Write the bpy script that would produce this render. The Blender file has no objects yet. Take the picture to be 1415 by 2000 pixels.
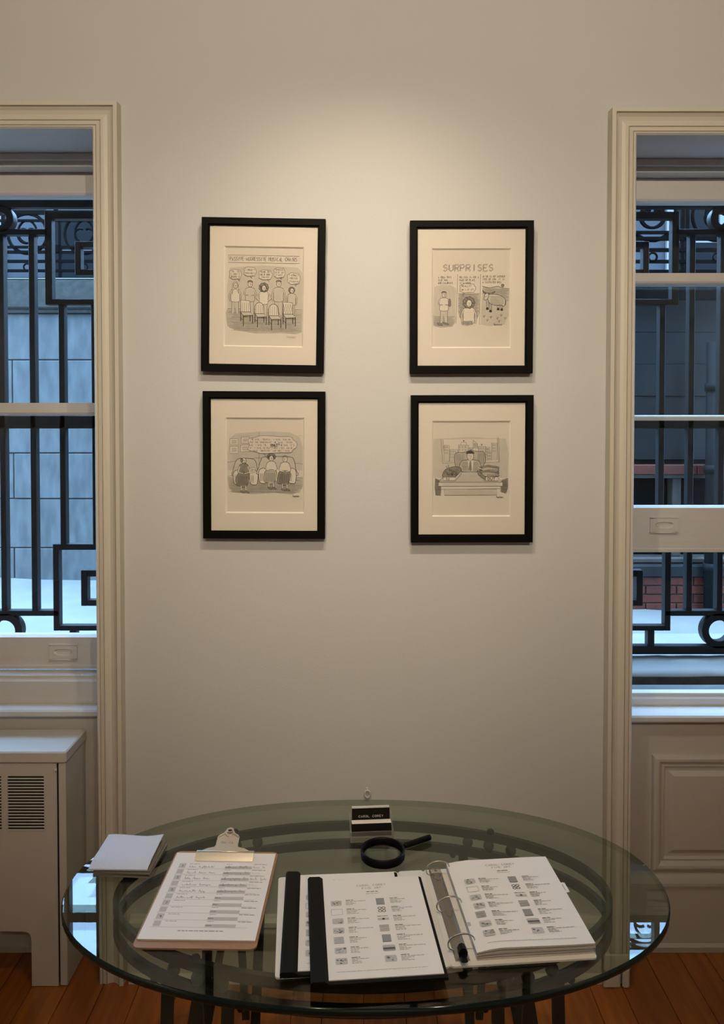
import bpy, bmesh, math, random
from mathutils import Matrix, Vector
R = math.radians
SC = bpy.context.scene
COL = SC.collection
random.seed(7)

# ------------------------------------------------------------------ camera
CAM_H, CAM_Y, TH, FPX, PCY = 1.66, -2.26, 0.024, 1500.0, 861.0
cd = bpy.data.cameras.new('camera')
cam = bpy.data.objects.new('camera', cd)
COL.objects.link(cam)
cam.location = (0, CAM_Y, CAM_H)
cam.rotation_euler = (math.pi / 2 - TH, 0, 0)
cd.sensor_fit = 'VERTICAL'
cd.sensor_height = 36.0
cd.lens = FPX / 2000.0 * 36.0
cd.shift_y = (PCY - 1000.0) / 2000.0        # the phone picture is nearly rectified: a small vertical lens shift
cd.clip_start = 0.05
SC.camera = cam

# ------------------------------------------------------------------ world, exposure
W = bpy.data.worlds.new('overcast_sky')
SC.world = W
W.use_nodes = True
nt = W.node_tree
nt.nodes.clear()
wo = nt.nodes.new('ShaderNodeOutputWorld')
bg = nt.nodes.new('ShaderNodeBackground')
tc = nt.nodes.new('ShaderNodeTexCoord')
sep = nt.nodes.new('ShaderNodeSeparateXYZ')
ramp = nt.nodes.new('ShaderNodeValToRGB')
nt.links.new(tc.outputs['Generated'], sep.inputs[0])
nt.links.new(sep.outputs['Z'], ramp.inputs[0])
ramp.color_ramp.elements[0].color = (0.125, 0.210, 0.335, 1)
ramp.color_ramp.elements[1].color = (0.33, 0.60, 1.0, 1)
nt.links.new(ramp.outputs[0], bg.inputs[0])
bg.inputs[1].default_value = 22.0      # overcast sky: the zenith three times as bright as the horizon
nt.links.new(bg.outputs[0], wo.inputs[0])
vs = SC.view_settings
vs.view_transform = 'Standard'
vs.look = 'None'
vs.exposure = 0.0
vs.gamma = 1.0
vs.use_curve_mapping = False
SC.cycles.transparent_max_bounces = 24
SC.cycles.max_bounces = 10
SC.cycles.sample_clamp_indirect = 4.0

WARM = (1.0, 0.845, 0.645)
# track spotlights and added fill spots: (position, aim, watts, cone deg, blend)
SPOTS = [
    ((0.24, -1.42, 3.12), (-0.20, 0, 1.68), 52, 57, 1.0),
    ((-0.20, -1.42, 3.12), (0.20, 0, 1.68), 47, 57, 1.0),
    ((-0.60, -4.10, 3.12), (-0.30, 0, 2.70), 176, 72, 1.0),
    ((1.00, -4.10, 3.12), (0.40, 0, 2.70), 170, 72, 1.0),
    ((2.0, -2.2, 3.12), (3.2, -3.6, 1.9), 90, 100, 1.0),  # added room fill, like the next two: light bounced off the walls
    ((-2.0, -3.0, 3.12), (-3.2, -3.4, 1.7), 90, 100, 1.0),
    ((0.2, -5.2, 3.12), (0.2, -6.5, 1.8), 90, 100, 1.0),
    ((0.02, -1.42, 3.12), (0.0, -0.80, 0.72), 62, 38, 0.9),  # added lamp, brightens the papers on the table
]

# ------------------------------------------------------------------ helpers
def ray(px, py):
    X = (px - 707.5) / FPX; Y = (PCY - py) / FPX
    c, s = math.cos(TH), math.sin(TH)
    return X, c + Y * s, -s + Y * c
def ony(px, py, y):
    """world x, z of a photo point that lies on the upright plane y"""
    d = ray(px, py); t = (y - CAM_Y) / d[1]
    return d[0] * t, CAM_H + d[2] * t
def zrow(row, y):
    return ony(700, row, y)[1]
def onz(px, py, z):
    """world x, y of a photo point that lies on the level plane z"""
    d = ray(px, py); t = (z - CAM_H) / d[2]
    return d[0] * t, CAM_Y + d[1] * t

MT = {}
def mat(name, col, rough=0.6, metal=0.0, var=0.0, scale=8.0, bump=0.0, bscale=60.0, spec=0.5, col2=None, stretch=None, coat=0.0):
    m = bpy.data.materials.new(name); m.use_nodes = True
    n = m.node_tree; p = n.nodes['Principled BSDF']
    p.inputs['Base Color'].default_value = (*col, 1)
    p.inputs['Roughness'].default_value = rough
    p.inputs['Metallic'].default_value = metal
    p.inputs['Specular IOR Level'].default_value = spec
    if coat: p.inputs['Coat Weight'].default_value = coat; p.inputs['Coat Roughness'].default_value = 0.15
    if var or bump:
        t = n.nodes.new('ShaderNodeTexCoord'); mp = n.nodes.new('ShaderNodeMapping')
        n.links.new(t.outputs['Object'], mp.inputs[0])
        if stretch: mp.inputs['Scale'].default_value = stretch
    if var:
        no = n.nodes.new('ShaderNodeTexNoise'); no.inputs['Scale'].default_value = scale
        no.inputs['Detail'].default_value = 5
        n.links.new(mp.outputs[0], no.inputs['Vector'])
        cr = n.nodes.new('ShaderNodeValToRGB')
        c2 = col2 or tuple(c * (1 - var) for c in col)
        cr.color_ramp.elements[0].position = 0.35; cr.color_ramp.elements[1].position = 0.68
        cr.color_ramp.elements[0].color = (*c2, 1); cr.color_ramp.elements[1].color = (*col, 1)
        n.links.new(no.outputs['Fac'], cr.inputs[0]); n.links.new(cr.outputs[0], p.inputs['Base Color'])
    if bump:
        nb = n.nodes.new('ShaderNodeTexNoise'); nb.inputs['Scale'].default_value = bscale; nb.inputs['Detail'].default_value = 3
        n.links.new(mp.outputs[0], nb.inputs['Vector'])
        bp = n.nodes.new('ShaderNodeBump'); bp.inputs['Strength'].default_value = bump; bp.inputs['Distance'].default_value = 0.004
        n.links.new(nb.outputs['Fac'], bp.inputs['Height']); n.links.new(bp.outputs[0], p.inputs['Normal'])
    MT[name] = m
    return m
def glass(name, tint=(1, 1, 1), ior=1.5, rough=0.0):
    m = bpy.data.materials.new(name); m.use_nodes = True
    n = m.node_tree; n.nodes.clear()
    o = n.nodes.new('ShaderNodeOutputMaterial'); mx = n.nodes.new('ShaderNodeMixShader')
    fr = n.nodes.new('ShaderNodeFresnel'); fr.inputs['IOR'].default_value = ior
    tr = n.nodes.new('ShaderNodeBsdfTransparent'); tr.inputs[0].default_value = (*tint, 1)
    gl = n.nodes.new('ShaderNodeBsdfGlossy'); gl.inputs['Roughness'].default_value = rough
    # the pane's back faces use the inverse index, so both sides reflect alike (the ray is not bent inside the pane)
    ge = n.nodes.new('ShaderNodeNewGeometry'); mi = n.nodes.new('ShaderNodeMix'); mi.data_type = 'FLOAT'
    mi.inputs[2].default_value = ior; mi.inputs[3].default_value = 1.0 / ior
    n.links.new(ge.outputs['Backfacing'], mi.inputs[0]); n.links.new(mi.outputs[0], fr.inputs['IOR'])
    n.links.new(fr.outputs[0], mx.inputs[0]); n.links.new(tr.outputs[0], mx.inputs[1]); n.links.new(gl.outputs[0], mx.inputs[2])
    n.links.new(mx.outputs[0], o.inputs[0])
    MT[name] = m
    return m
def emit(name, col, s):
    m = bpy.data.materials.new(name); m.use_nodes = True
    p = m.node_tree.nodes['Principled BSDF']
    p.inputs['Base Color'].default_value = (*col, 1)
    p.inputs['Emission Color'].default_value = (*col, 1); p.inputs['Emission Strength'].default_value = s
    MT[name] = m
    return m

mat('wall_paint', (0.585, 0.58, 0.56), 0.75, bump=0.12, bscale=220, var=0.02, scale=2)
mat('ceiling_paint', (0.68, 0.64, 0.56), 0.8)
mat('trim_paint', (0.64, 0.59, 0.50), 0.45, bump=0.10, bscale=40)
mat('sash_paint', (0.60, 0.565, 0.52), 0.42, bump=0.22, bscale=26, stretch=(0.4, 1, 2.5))
mat('panel_paint', (0.53, 0.49, 0.43), 0.42, bump=0.16, bscale=24, stretch=(0.5, 1, 1.6))
mat('metal_paint', (0.62, 0.585, 0.53), 0.42, bump=0.15, bscale=22)
mat('gap_shade', (0.012, 0.010, 0.009), 0.9)  # near-black colour painting the shade behind slots, gaps and the clip hole
for i, c in enumerate([(0.41, 0.120, 0.015), (0.36, 0.100, 0.012), (0.46, 0.145, 0.020), (0.38, 0.108, 0.014)]):
    mat('pine_%d' % i, c, 0.33, var=0.35, scale=5, stretch=(9, 0.7, 3), bump=0.05, bscale=30, coat=0.25)
mat('subfloor', (0.03, 0.015, 0.008), 0.9)
mat('black_frame', (0.0045, 0.0038, 0.003), 0.5, spec=0.06)
mat('mat_board', (0.74, 0.67, 0.59), 0.85)
mat('mat_core', (0.88, 0.84, 0.75), 0.8)
mat('art_paper', (0.69, 0.625, 0.54), 0.85, var=0.03, scale=6)
mat('ink', (0.060, 0.050, 0.042), 0.85)
mat('pencil', (0.155, 0.132, 0.11), 0.85)
mat('wash', (0.50, 0.455, 0.385), 0.85, var=0.14, scale=60)
mat('wash_dark', (0.30, 0.265, 0.22), 0.85, var=0.25, scale=70)
mat('wash_light', (0.58, 0.53, 0.45), 0.85, var=0.08, scale=50)
mat('signature_ink', (0.56, 0.48, 0.30), 0.8)
mat('page', (0.84, 0.79, 0.73), 0.8)
mat('page_edge', (0.66, 0.61, 0.55), 0.85, var=0.15, scale=6, stretch=(1, 1, 160))
mat('print_black', (0.09, 0.085, 0.08), 0.8)
mat('print_grey', (0.30, 0.29, 0.275), 0.8)
mat('print_mid', (0.47, 0.455, 0.43), 0.8)
mat('print_pale', (0.55, 0.52, 0.48), 0.8)
mat('biro', (0.15, 0.145, 0.155), 0.8)
mat('hardboard', (0.36, 0.20, 0.105), 0.5, var=0.12, scale=90, bump=0.03, bscale=200)
mat('nickel', (0.78, 0.70, 0.58), 0.36, 1.0)
mat('steel_wire', (0.62, 0.58, 0.50), 0.2, 1.0)
mat('ring_bar', (0.33, 0.30, 0.26), 0.34, 1.0)
mat('black_plastic', (0.005, 0.0045, 0.004), 0.4, spec=0.15)
mat('black_card', (0.011, 0.0088, 0.0064), 0.6, spec=0.08)
mat('white_vinyl', (0.76, 0.73, 0.66), 0.45)
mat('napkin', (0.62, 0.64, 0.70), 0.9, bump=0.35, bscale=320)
mat('napkin_shade', (0.17, 0.155, 0.125), 0.9)  # shade on undersides, front edges and lower napkins put into the colour
mat('table_iron', (0.060, 0.057, 0.046), 0.5, 0.2, spec=0.2, bump=0.08, bscale=140)
mat('glass_rim', (0.006, 0.018, 0.015), 0.08, spec=0.6)
mat('white_ink', (0.62, 0.60, 0.56), 0.7)
mat('grille_iron', (0.006, 0.0055, 0.0055), 0.5, spec=0.30, bump=0.3, bscale=50)
mat('stone', (0.118, 0.126, 0.126), 0.9, var=0.36, scale=9, bump=0.35, bscale=45, stretch=(1.8, 1, .6))
mat('stone_dark', (0.052, 0.050, 0.042), 0.9, var=0.4, scale=30, bump=0.4, bscale=60)
mat('cladding', (0.025, 0.022, 0.020), 0.9, var=0.3, scale=5)
mat('mortar', (0.03, 0.03, 0.03), 0.95)
mat('snow', (0.205, 0.20, 0.18), 0.7, bump=0.5, bscale=9, var=0.22, scale=2.2)
mat('outer_sill', (0.10, 0.10, 0.095), 0.8, var=0.25, scale=14, bump=0.2)
mat('brick_red', (0.125, 0.024, 0.009), 0.85, var=0.35, scale=24, bump=0.3, bscale=80)
mat('brick_red_b', (0.095, 0.019, 0.008), 0.85, var=0.35, scale=20, bump=0.3, bscale=80)
mat('brick_mortar', (0.040, 0.032, 0.025), 0.9)
mat('dark_slate', (0.026, 0.026, 0.025), 0.7, spec=0.15, var=0.4, scale=4)
mat('old_frame', (0.060, 0.048, 0.036), 0.7, var=0.3, scale=20)
mat('dark_pane', (0.004, 0.005, 0.006), 0.3, spec=0.05)
mat('railing_iron', (0.003, 0.003, 0.003), 0.7, spec=0.03)
mat('drain_pipe', (0.014, 0.0145, 0.014), 0.7, spec=0.15, var=0.35, scale=9)
mat('house_stone', (0.022, 0.025, 0.030), 0.85, var=0.2, scale=0.8)
mat('house_pale', (0.13, 0.13, 0.125), 0.8)
mat('lamp_housing', (0.70, 0.68, 0.64), 0.4)
emit('lamp_lens', (1.0, 0.82, 0.58), 60.0)
glass('window_glass', (0.97, 0.985, 0.985), 1.5)
glass('picture_glass', (0.985, 0.985, 0.98), 1.42)
glass('table_glass', (0.725, 0.765, 0.70), 1.5)
glass('acrylic', (0.93, 0.93, 0.90), 1.45)
def acrylic_sheen():  # pale diffuse mixed in for the sheen of the clear acrylic
    m = MT['acrylic']; n = m.node_tree; o = [x for x in n.nodes if x.type == 'OUTPUT_MATERIAL'][0]
    src = o.inputs[0].links[0].from_socket; mx = n.nodes.new('ShaderNodeMixShader'); df = n.nodes.new('ShaderNodeBsdfDiffuse')
    df.inputs[0].default_value = (0.75, 0.73, 0.66, 1); mx.inputs[0].default_value = 0.11
    n.links.new(src, mx.inputs[1]); n.links.new(df.outputs[0], mx.inputs[2]); n.links.new(mx.outputs[0], o.inputs[0])
acrylic_sheen()
glass('lens_glass', (0.94, 0.95, 0.94), 1.5)

def rim_glass():
    m = MT['glass_rim']; n = m.node_tree; p = n.nodes['Principled BSDF']; o = n.nodes['Material Output']
    ge = n.nodes.new('ShaderNodeNewGeometry'); mx = n.nodes.new('ShaderNodeMixShader'); tr = n.nodes.new('ShaderNodeBsdfTransparent')
    tr.inputs[0].default_value = (0.60, 0.64, 0.58, 1)
    n.links.new(ge.outputs['Backfacing'], mx.inputs[0]); n.links.new(p.outputs[0], mx.inputs[1]); n.links.new(tr.outputs[0], mx.inputs[2]); n.links.new(mx.outputs[0], o.inputs[0])
rim_glass()

class MB:
    """collects faces; build() links them as one mesh object"""
    def __init__(s): s.v = []; s.f = []; s.m = []; s.sm = []
    def face(s, pts, m=0, smooth=False):
        b = len(s.v); s.v += [tuple(p) for p in pts]
        s.f.append(tuple(range(b, b + len(pts)))); s.m.append(m); s.sm.append(smooth)
    def mesh(s, vs_, fs, m=0, smooth=False):
        b = len(s.v); s.v += [tuple(p) for p in vs_]
        for q in fs: s.f.append(tuple(i + b for i in q)); s.m.append(m); s.sm.append(smooth)
    def box(s, x0, x1, y0, y1, z0, z1, m=0, ch=0.0):
        if x1 < x0: x0, x1 = x1, x0
        if y1 < y0: y0, y1 = y1, y0
        if z1 < z0: z0, z1 = z1, z0
        if ch <= 0:
            vv = [(x, y, z) for x in (x0, x1) for y in (y0, y1) for z in (z0, z1)]
            s.mesh(vv, [(0, 1, 3, 2), (4, 6, 7, 5), (0, 4, 5, 1), (2, 3, 7, 6), (0, 2, 6, 4), (1, 5, 7, 3)], m)
        else:
            c = min(ch, (x1 - x0) * .45, (y1 - y0) * .45, (z1 - z0) * .45)
            bm = bmesh.new()
            bmesh.ops.create_cube(bm, size=1)
            for v in bm.verts:
                v.co = Vector(((x0 + x1) / 2 + v.co.x * (x1 - x0), (y0 + y1) / 2 + v.co.y * (y1 - y0), (z0 + z1) / 2 + v.co.z * (z1 - z0)))
            bmesh.ops.bevel(bm, geom=list(bm.edges), offset=c, segments=1, affect='EDGES', profile=0.5)
            bm.verts.index_update()
            s.mesh([v.co[:] for v in bm.verts], [[v.index for v in f.verts] for f in bm.faces], m)
            bm.free()
    def prism(s, poly, axis, a, b, m=0, smooth=False, caps=True):
        """poly: 2D outline; axis 'x','y','z' is the extrusion axis from a to b"""
        def P(p, t):
            return {'x': (t, p[0], p[1]), 'y': (p[0], t, p[1]), 'z': (p[0], p[1], t)}[axis]
        n = len(poly); vv = [P(p, a) for p in poly] + [P(p, b) for p in poly]
        s.mesh(vv, [(i, (i + 1) % n, n + (i + 1) % n, n + i) for i in range(n)], m, smooth)
        if caps:
            s.face([P(p, a) for p in poly][::-1], m); s.face([P(p, b) for p in poly], m)
    def tube(s, pts, r, n=8, m=0, close=False, rz=None):
        pts = [Vector(p) for p in pts]; N = len(pts); vv = []
        ex = [max(p[k] for p in pts) - min(p[k] for p in pts) for k in range(3)]
        up = Vector([1.0 if k == (1, 0, 2)[min(range(3), key=lambda i: ex[(1, 0, 2)[i]])] else 0.0 for k in range(3)])
        for i, p in enumerate(pts):
            if close: t = pts[(i + 1) % N] - pts[i - 1]
            else: t = pts[min(i + 1, N - 1)] - pts[max(i - 1, 0)]
            t.normalize()
            ref = up if abs(t.dot(up)) < 0.95 else Vector((up.y, up.z, up.x))
            u = t.cross(ref).normalized(); w = u.cross(t).normalized()
            rr = r[i] if isinstance(r, (list, tuple)) else r
            for k in range(n):
                a = 2 * math.pi * k / n
                vv.append(p + u * math.cos(a) * rr + w * math.sin(a) * (rz or rr))
        fs = []
        for i in range(N if close else N - 1):
            j = (i + 1) % N
            for k in range(n): fs.append((i * n + k, i * n + (k + 1) % n, j * n + (k + 1) % n, j * n + k))
        if not close: fs += [tuple(range(n))[::-1], tuple((N - 1) * n + k for k in range(n))]
        s.mesh(vv, fs, m, True)
    def lathe(s, prof, c, n=24, m=0, axis='z', close=False):
        vv = []; fs = []; N = len(prof)
        for i in range(n):
            a = 2 * math.pi * i / n
            for r_, h in prof:
                p = (r_ * math.cos(a), r_ * math.sin(a), h)
                if axis == 'y': p = (p[0], p[2], p[1])
                if axis == 'x': p = (p[2], p[0], p[1])
                vv.append((c[0] + p[0], c[1] + p[1], c[2] + p[2]))
        for i in range(n):
            j = (i + 1) % n
            for k in range(N if close else N - 1):
                l = (k + 1) % N
                fs.append((i * N + k, j * N + k, j * N + l, i * N + l))
        s.mesh(vv, fs, m, True)
    def ball(s, c, r, m=0, n=14, rz=None):
        k = n // 2
        s.lathe([(r * math.sin(math.pi * i / k), (rz or r) * -math.cos(math.pi * i / k)) for i in range(k + 1)], c, n, m)
    def ribbon(s, pts, w, m=0):
        """flat stroke in the local x,y plane (points carry their own z)"""
        pts = [Vector(p) for p in pts]
        if len(pts) < 2: return
        L = []; Rr = []
        for i, p in enumerate(pts):
            t = pts[min(i + 1, len(pts) - 1)] - pts[max(i - 1, 0)]
            if t.length < 1e-9: t = Vector((1, 0, 0))
            t.normalize(); nrm = Vector((-t.y, t.x, 0)) * (w / 2)
            L.append(p + nrm); Rr.append(p - nrm)
        n = len(pts)
        s.mesh([v[:] for v in L] + [v[:] for v in Rr], [(n + i, n + i + 1, i + 1, i) for i in range(n - 1)], m)
    def build(s, name, mats, parent=None, local=False, bevel=0.0):
        if isinstance(mats, str): mats = [mats]
        me = bpy.data.meshes.new(name)
        vs_ = s.v
        if parent is not None and not local:
            iv = MW[parent.name].inverted(); vs_ = [(iv @ Vector(p))[:] for p in s.v]
        me.from_pydata(vs_, [], s.f)
        for q in mats: me.materials.append(MT[q])
        me.polygons.foreach_set('material_index', s.m)
        me.polygons.foreach_set('use_smooth', s.sm)
        me.update()
        bm = bmesh.new(); bm.from_mesh(me)
        bmesh.ops.recalc_face_normals(bm, faces=bm.faces[:]) if not getattr(s, 'keep', False) else None
        bm.to_mesh(me); bm.free()
        o = bpy.data.objects.new(name, me); COL.objects.link(o)
        if parent is not None:
            o.parent = parent; MW[o.name] = MW[parent.name]
        else: MW[o.name] = Matrix.Identity(4)
        return o
MW = {}
def tag(o, label=None, cat=None, group=None, kind=None):
    if label: o['label'] = label
    if cat: o['category'] = cat
    if group: o['group'] = group
    if kind: o['kind'] = kind
    return o
def thing(name, label=None, cat=None, loc=(0, 0, 0), rot=(0, 0, 0), group=None, kind=None):
    o = bpy.data.objects.new(name, None); COL.objects.link(o)
    o.location = loc; o.rotation_euler = rot; o.empty_display_size = 0.1
    from mathutils import Euler
    MW[o.name] = Matrix.Translation(loc) @ Euler(rot, 'XYZ').to_matrix().to_4x4()
    return tag(o, label, cat, group, kind)
def bx(name, m, x0, x1, y0, y1, z0, z1, parent=None, ch=0.0, local=False):
    b = MB(); b.box(x0, x1, y0, y1, z0, z1, 0, ch); return b.build(name, m, parent, local)
def circ(cx, cy, r, n=24, a0=0.0, a1=360.0, ry=None):
    k = n if abs(a1 - a0) >= 359.9 else n + 1
    return [(cx + r * math.cos(R(a0 + (a1 - a0) * i / n)), cy + (ry or r) * math.sin(R(a0 + (a1 - a0) * i / n))) for i in range(k)]
def rrect(x0, x1, y0, y1, r, n=5):
    o = []
    for cx, cy, a in ((x1 - r, y1 - r, 0), (x0 + r, y1 - r, 90), (x0 + r, y0 + r, 180), (x1 - r, y0 + r, 270)):
        o += [(cx + r * math.cos(R(a + 90 * i / n)), cy + r * math.sin(R(a + 90 * i / n))) for i in range(n + 1)]
    return o
def frame_sweep(mb, x0, x1, z0, z1, prof, m=0, legs=False):
    """sweep a moulding profile (u outward from the opening edge, y) round a rectangle, mitred; legs: only two legs and head, standing on z0"""
    N = len(prof); vv = []
    if legs: cs = [(x0, z0, -1, 0), (x0, z1, -1, 1), (x1, z1, 1, 1), (x1, z0, 1, 0)]
    else: cs = [(x0, z0, -1, -1), (x0, z1, -1, 1), (x1, z1, 1, 1), (x1, z0, 1, -1)]
    for (x, z, sx, sz) in cs:
        for u, y in prof: vv.append((x + sx * u, y, z + sz * u))
    fs = []
    for i in range(3 if legs else 4):
        j = (i + 1) % 4
        for k in range(N - 1): fs.append((i * N + k, j * N + k, j * N + k + 1, i * N + k + 1))
    mb.mesh(vv, fs, m)
    if legs:
        mb.face([vv[k] for k in range(N)], m); mb.face([vv[3 * N + k] for k in range(N)], m)

# stroke lettering (grid 4 wide, 6 high)
SF = {'A': '0 0 2 6 4 0;1 2.2 3 2.2', 'B': '0 0 0 6 3 6 3.6 4.6 3 3.2 0 3.2;3 3.2 4 1.6 3 0 0 0', 'C': '4 5 2.4 6 .6 5 0 3 .6 1 2.4 0 4 1',
 'D': '0 0 0 6 2.4 6 4 4 4 2 2.4 0 0 0', 'E': '4 6 0 6 0 0 4 0;0 3.1 3 3.1', 'F': '4 6 0 6 0 0;0 3.1 3 3.1', 'G': '4 5 2.4 6 .6 5 0 3 .6 1 2.4 0 4 1 4 3 2.4 3',
 'H': '0 0 0 6;4 0 4 6;0 3 4 3', 'I': '2 0 2 6', 'J': '0 1 1.4 0 2.8 1 2.8 6', 'K': '0 0 0 6;4 6 0 2.6;1.2 3.6 4 0', 'L': '0 6 0 0 4 0', 'M': '0 0 0 6 2 2.6 4 6 4 0',
 'N': '0 0 0 6 4 0 4 6', 'O': '2 6 .4 5 0 3 .4 1 2 0 3.6 1 4 3 3.6 5 2 6', 'P': '0 0 0 6 3 6 4 4.6 3 3 0 3', 'Q': '2 6 .4 5 0 3 .4 1 2 0 3.6 1 4 3 3.6 5 2 6;2.6 1.4 4 -.4',
 'R': '0 0 0 6 3 6 4 4.6 3 3 0 3;1.8 3 4 0', 'S': '3.8 5 2.2 6 .4 5 .6 3.6 3.4 2.6 3.8 1.2 2 0 .2 1', 'T': '0 6 4 6;2 6 2 0', 'U': '0 6 0 1.4 2 0 4 1.4 4 6', 'V': '0 6 2 0 4 6',
 'W': '0 6 1 0 2 4 3 0 4 6', 'X': '0 0 4 6;0 6 4 0', 'Y': '0 6 2 3 4 6;2 3 2 0', 'Z': '0 6 4 6 0 0 4 0', '-': '.6 3 3.4 3', "'": '2 6 1.8 4.6', '"': '1.2 6 1.2 4.8;2.6 6 2.6 4.8', '.': '1.8 0 2.2 .5',
 ',': '2 .6 1.6 -.9', '?': '.3 4.8 2 6 3.7 4.8 2 2.8 2 1.6;2 .4 2 0', '!': '2 6 2 1.8;2 .4 2 0', '1': '1 5 2.2 6 2.2 0', '2': '.2 5 2 6 3.8 4.6 0 0 4 0', '3': '.3 5.4 2 6 3.7 4.6 1.6 3.2 3.8 1.6 2 0 .2 .8',
 '4': '3 0 3 6 0 2 4 2', '5': '3.8 6 .6 6 .4 3.4 2.6 3.6 3.8 1.8 2 0 .2 .8', '6': '3.4 6 .6 3 .4 1.2 2 0 3.7 1.4 2.4 3 .5 2', '7': '0 6 4 6 1.4 0', '8': '2 3.2 .4 4.6 2 6 3.6 4.6 2 3.2 0 1.4 2 0 4 1.4 2 3.2', '9': '3.6 4 2 3 .4 4.6 2 6 3.6 4.6 3 0', '0': '2 6 .4 5 0 3 .4 1 2 0 3.6 1 4 3 3.6 5 2 6'}
def letters(txt, x, y, h, wid=None, track=1.5, jit=0.0, rnd=None):
    """list of strokes [(x,y)..], baseline left at x,y"""
    k = h / 6.0; out = []
    adv = (4 + track) * k
    n = len(txt); kx = 1.0
    if wid: kx = wid / max(1e-9, n * adv - track * k)
    for i, ch in enumerate(txt.upper()):
        if ch == ' ' or ch not in SF: continue
        dx = rnd.uniform(-jit, jit) * h if rnd else 0; dy = rnd.uniform(-jit, jit) * h if rnd else 0
        for st in SF[ch].split(';'):
            q = [float(t) for t in st.split()]
            out.append([(x + (i * adv + q[j] * k + dx) * kx, y + q[j + 1] * k + dy) for j in range(0, len(q), 2)])
    return out

# ================================================================== ROOM SHELL
CEIL = 3.30; XL, XR, YB = -3.2, 3.2, -6.6
WX0, WX1 = -1.935, -0.775          # left window opening
VX0, VX1 = 0.790, 1.945            # right window opening
HL, HR = 2.5105, 2.4925            # heads of the two openings
b = MB()
YW = 0.36
b.box(XL - .2, WX0, 0, YW, 0, CEIL); b.box(WX1, VX0, 0, YW, 0, CEIL); b.box(VX1, XR + .2, 0, YW, 0, CEIL)
b.box(WX0, WX1, 0, YW, HL + .012, CEIL); b.box(VX0, VX1, 0, YW, HR + .012, CEIL)
b.box(WX0, WX1, 0.145, YW, 0, 0.74); b.box(VX0, VX1, 0.145, YW, 0, 0.70)
tag(b.build('wall_back', 'wall_paint'), kind='structure')
b = MB(); Y1_ = .44
b.box(XL - .2, WX0, YW, Y1_, 0, 5.5); b.box(WX1, VX0, YW, Y1_, 0, 5.5); b.box(VX1, XR + .2, YW, Y1_, 0, 5.5)
b.box(WX0, WX1, YW, Y1_, HL - .04, 5.5); b.box(VX0, VX1, YW, Y1_, HR - .04, 5.5)
b.box(WX0, WX1, YW + .012, Y1_, 0, .70); b.box(VX0, VX1, YW + .012, Y1_, 0, .68)
tag(b.build('wall_outside', 'cladding'), kind='structure')
tag(bx('wall_left', 'wall_paint', XL - .2, XL, YB, 0, 0, CEIL), kind='structure')
tag(bx('wall_right', 'wall_paint', XR, XR + .2, YB, 0, 0, CEIL), kind='structure')
tag(bx('wall_front', 'wall_paint', XL - .2, XR + .2, YB - .2, YB, 0, CEIL), kind='structure')
tag(bx('ceiling', 'ceiling_paint', XL - .2, XR + .2, YB - .2, YW, CEIL, CEIL + .15), kind='structure')
fl = tag(bx('floor', 'subfloor', XL - .2, XR + .2, YB - .2, 0.145, -0.12, -0.012), kind='structure')
x = XL; rp = random.Random(3); k = 0
while x < XR - 0.02:
    w = rp.choice([0.086, 0.094, 0.105, 0.118]); x1 = min(XR, x + w)
    cut = rp.uniform(-4.6, -1.6)
    ranges = [(YB, cut), (cut, 0.144)]
    for (ya, yb_) in ranges:
        p = MB(); p.box(x + .0007, x1 - .0007, ya + .0006, yb_ - .0006, -0.012, rp.uniform(-.0006, 0.0), 0, 0.0012)
        p.build('plank', 'pine_%d' % rp.randrange(4), fl)
    x = x1

# baseboard between the casings, with a cap moulding
def baseboard(name, x0, x1):
    p = MB()
    p.prism([(0, 0), (-.030, 0), (-.030, .016), (-.020, .026), (-.020, .160), (-.024, .166), (-.022, .178), (-.012, .186), (-.008, .192), (0, .192)], 'x', x0, x1)
    return tag(p.build(name, 'trim_paint'), kind='structure')
baseboard('baseboard_back', -0.690, 0.712)

# window casings (moulded architrave)
CAS = [(0, .005), (0, -.024), (.0045, -.030), (.009, -.027), (.0105, -.022), (.0115, -.027), (.022, -.029), (.0235, -.023), (.0245, -.029), (.032, -.024), (.042, -.022), (.052, -.026), (.060, -.033), (.0615, -.028), (.063, -.037), (.0745, -.037), (.0755, 0)]
def casing(name, x0, x1, z1):
    p = MB(); frame_sweep(p, x0, x1, 0.0, z1, CAS, 0, True)
    return tag(p.build(name, 'trim_paint'), kind='structure')
casing('trim_1', WX0 + .003, WX1 - .003, HL - .004)
casing('trim_2', VX0 + .003, VX1 - .003, HR - .004)

# the broken foot of the right casing
p = MB()
p.box(.7095, .760, -.0465, -.0385, 0.0, .045, 0, .004); p.box(.765, .7865, -.049, -.038, 0.0, .06, 0, .006); p.box(.7115, .7865, -.0465, -.0385, .05, .10, 0, .003)
tag(p.build('trim_3', 'trim_paint'), kind='structure')

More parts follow.
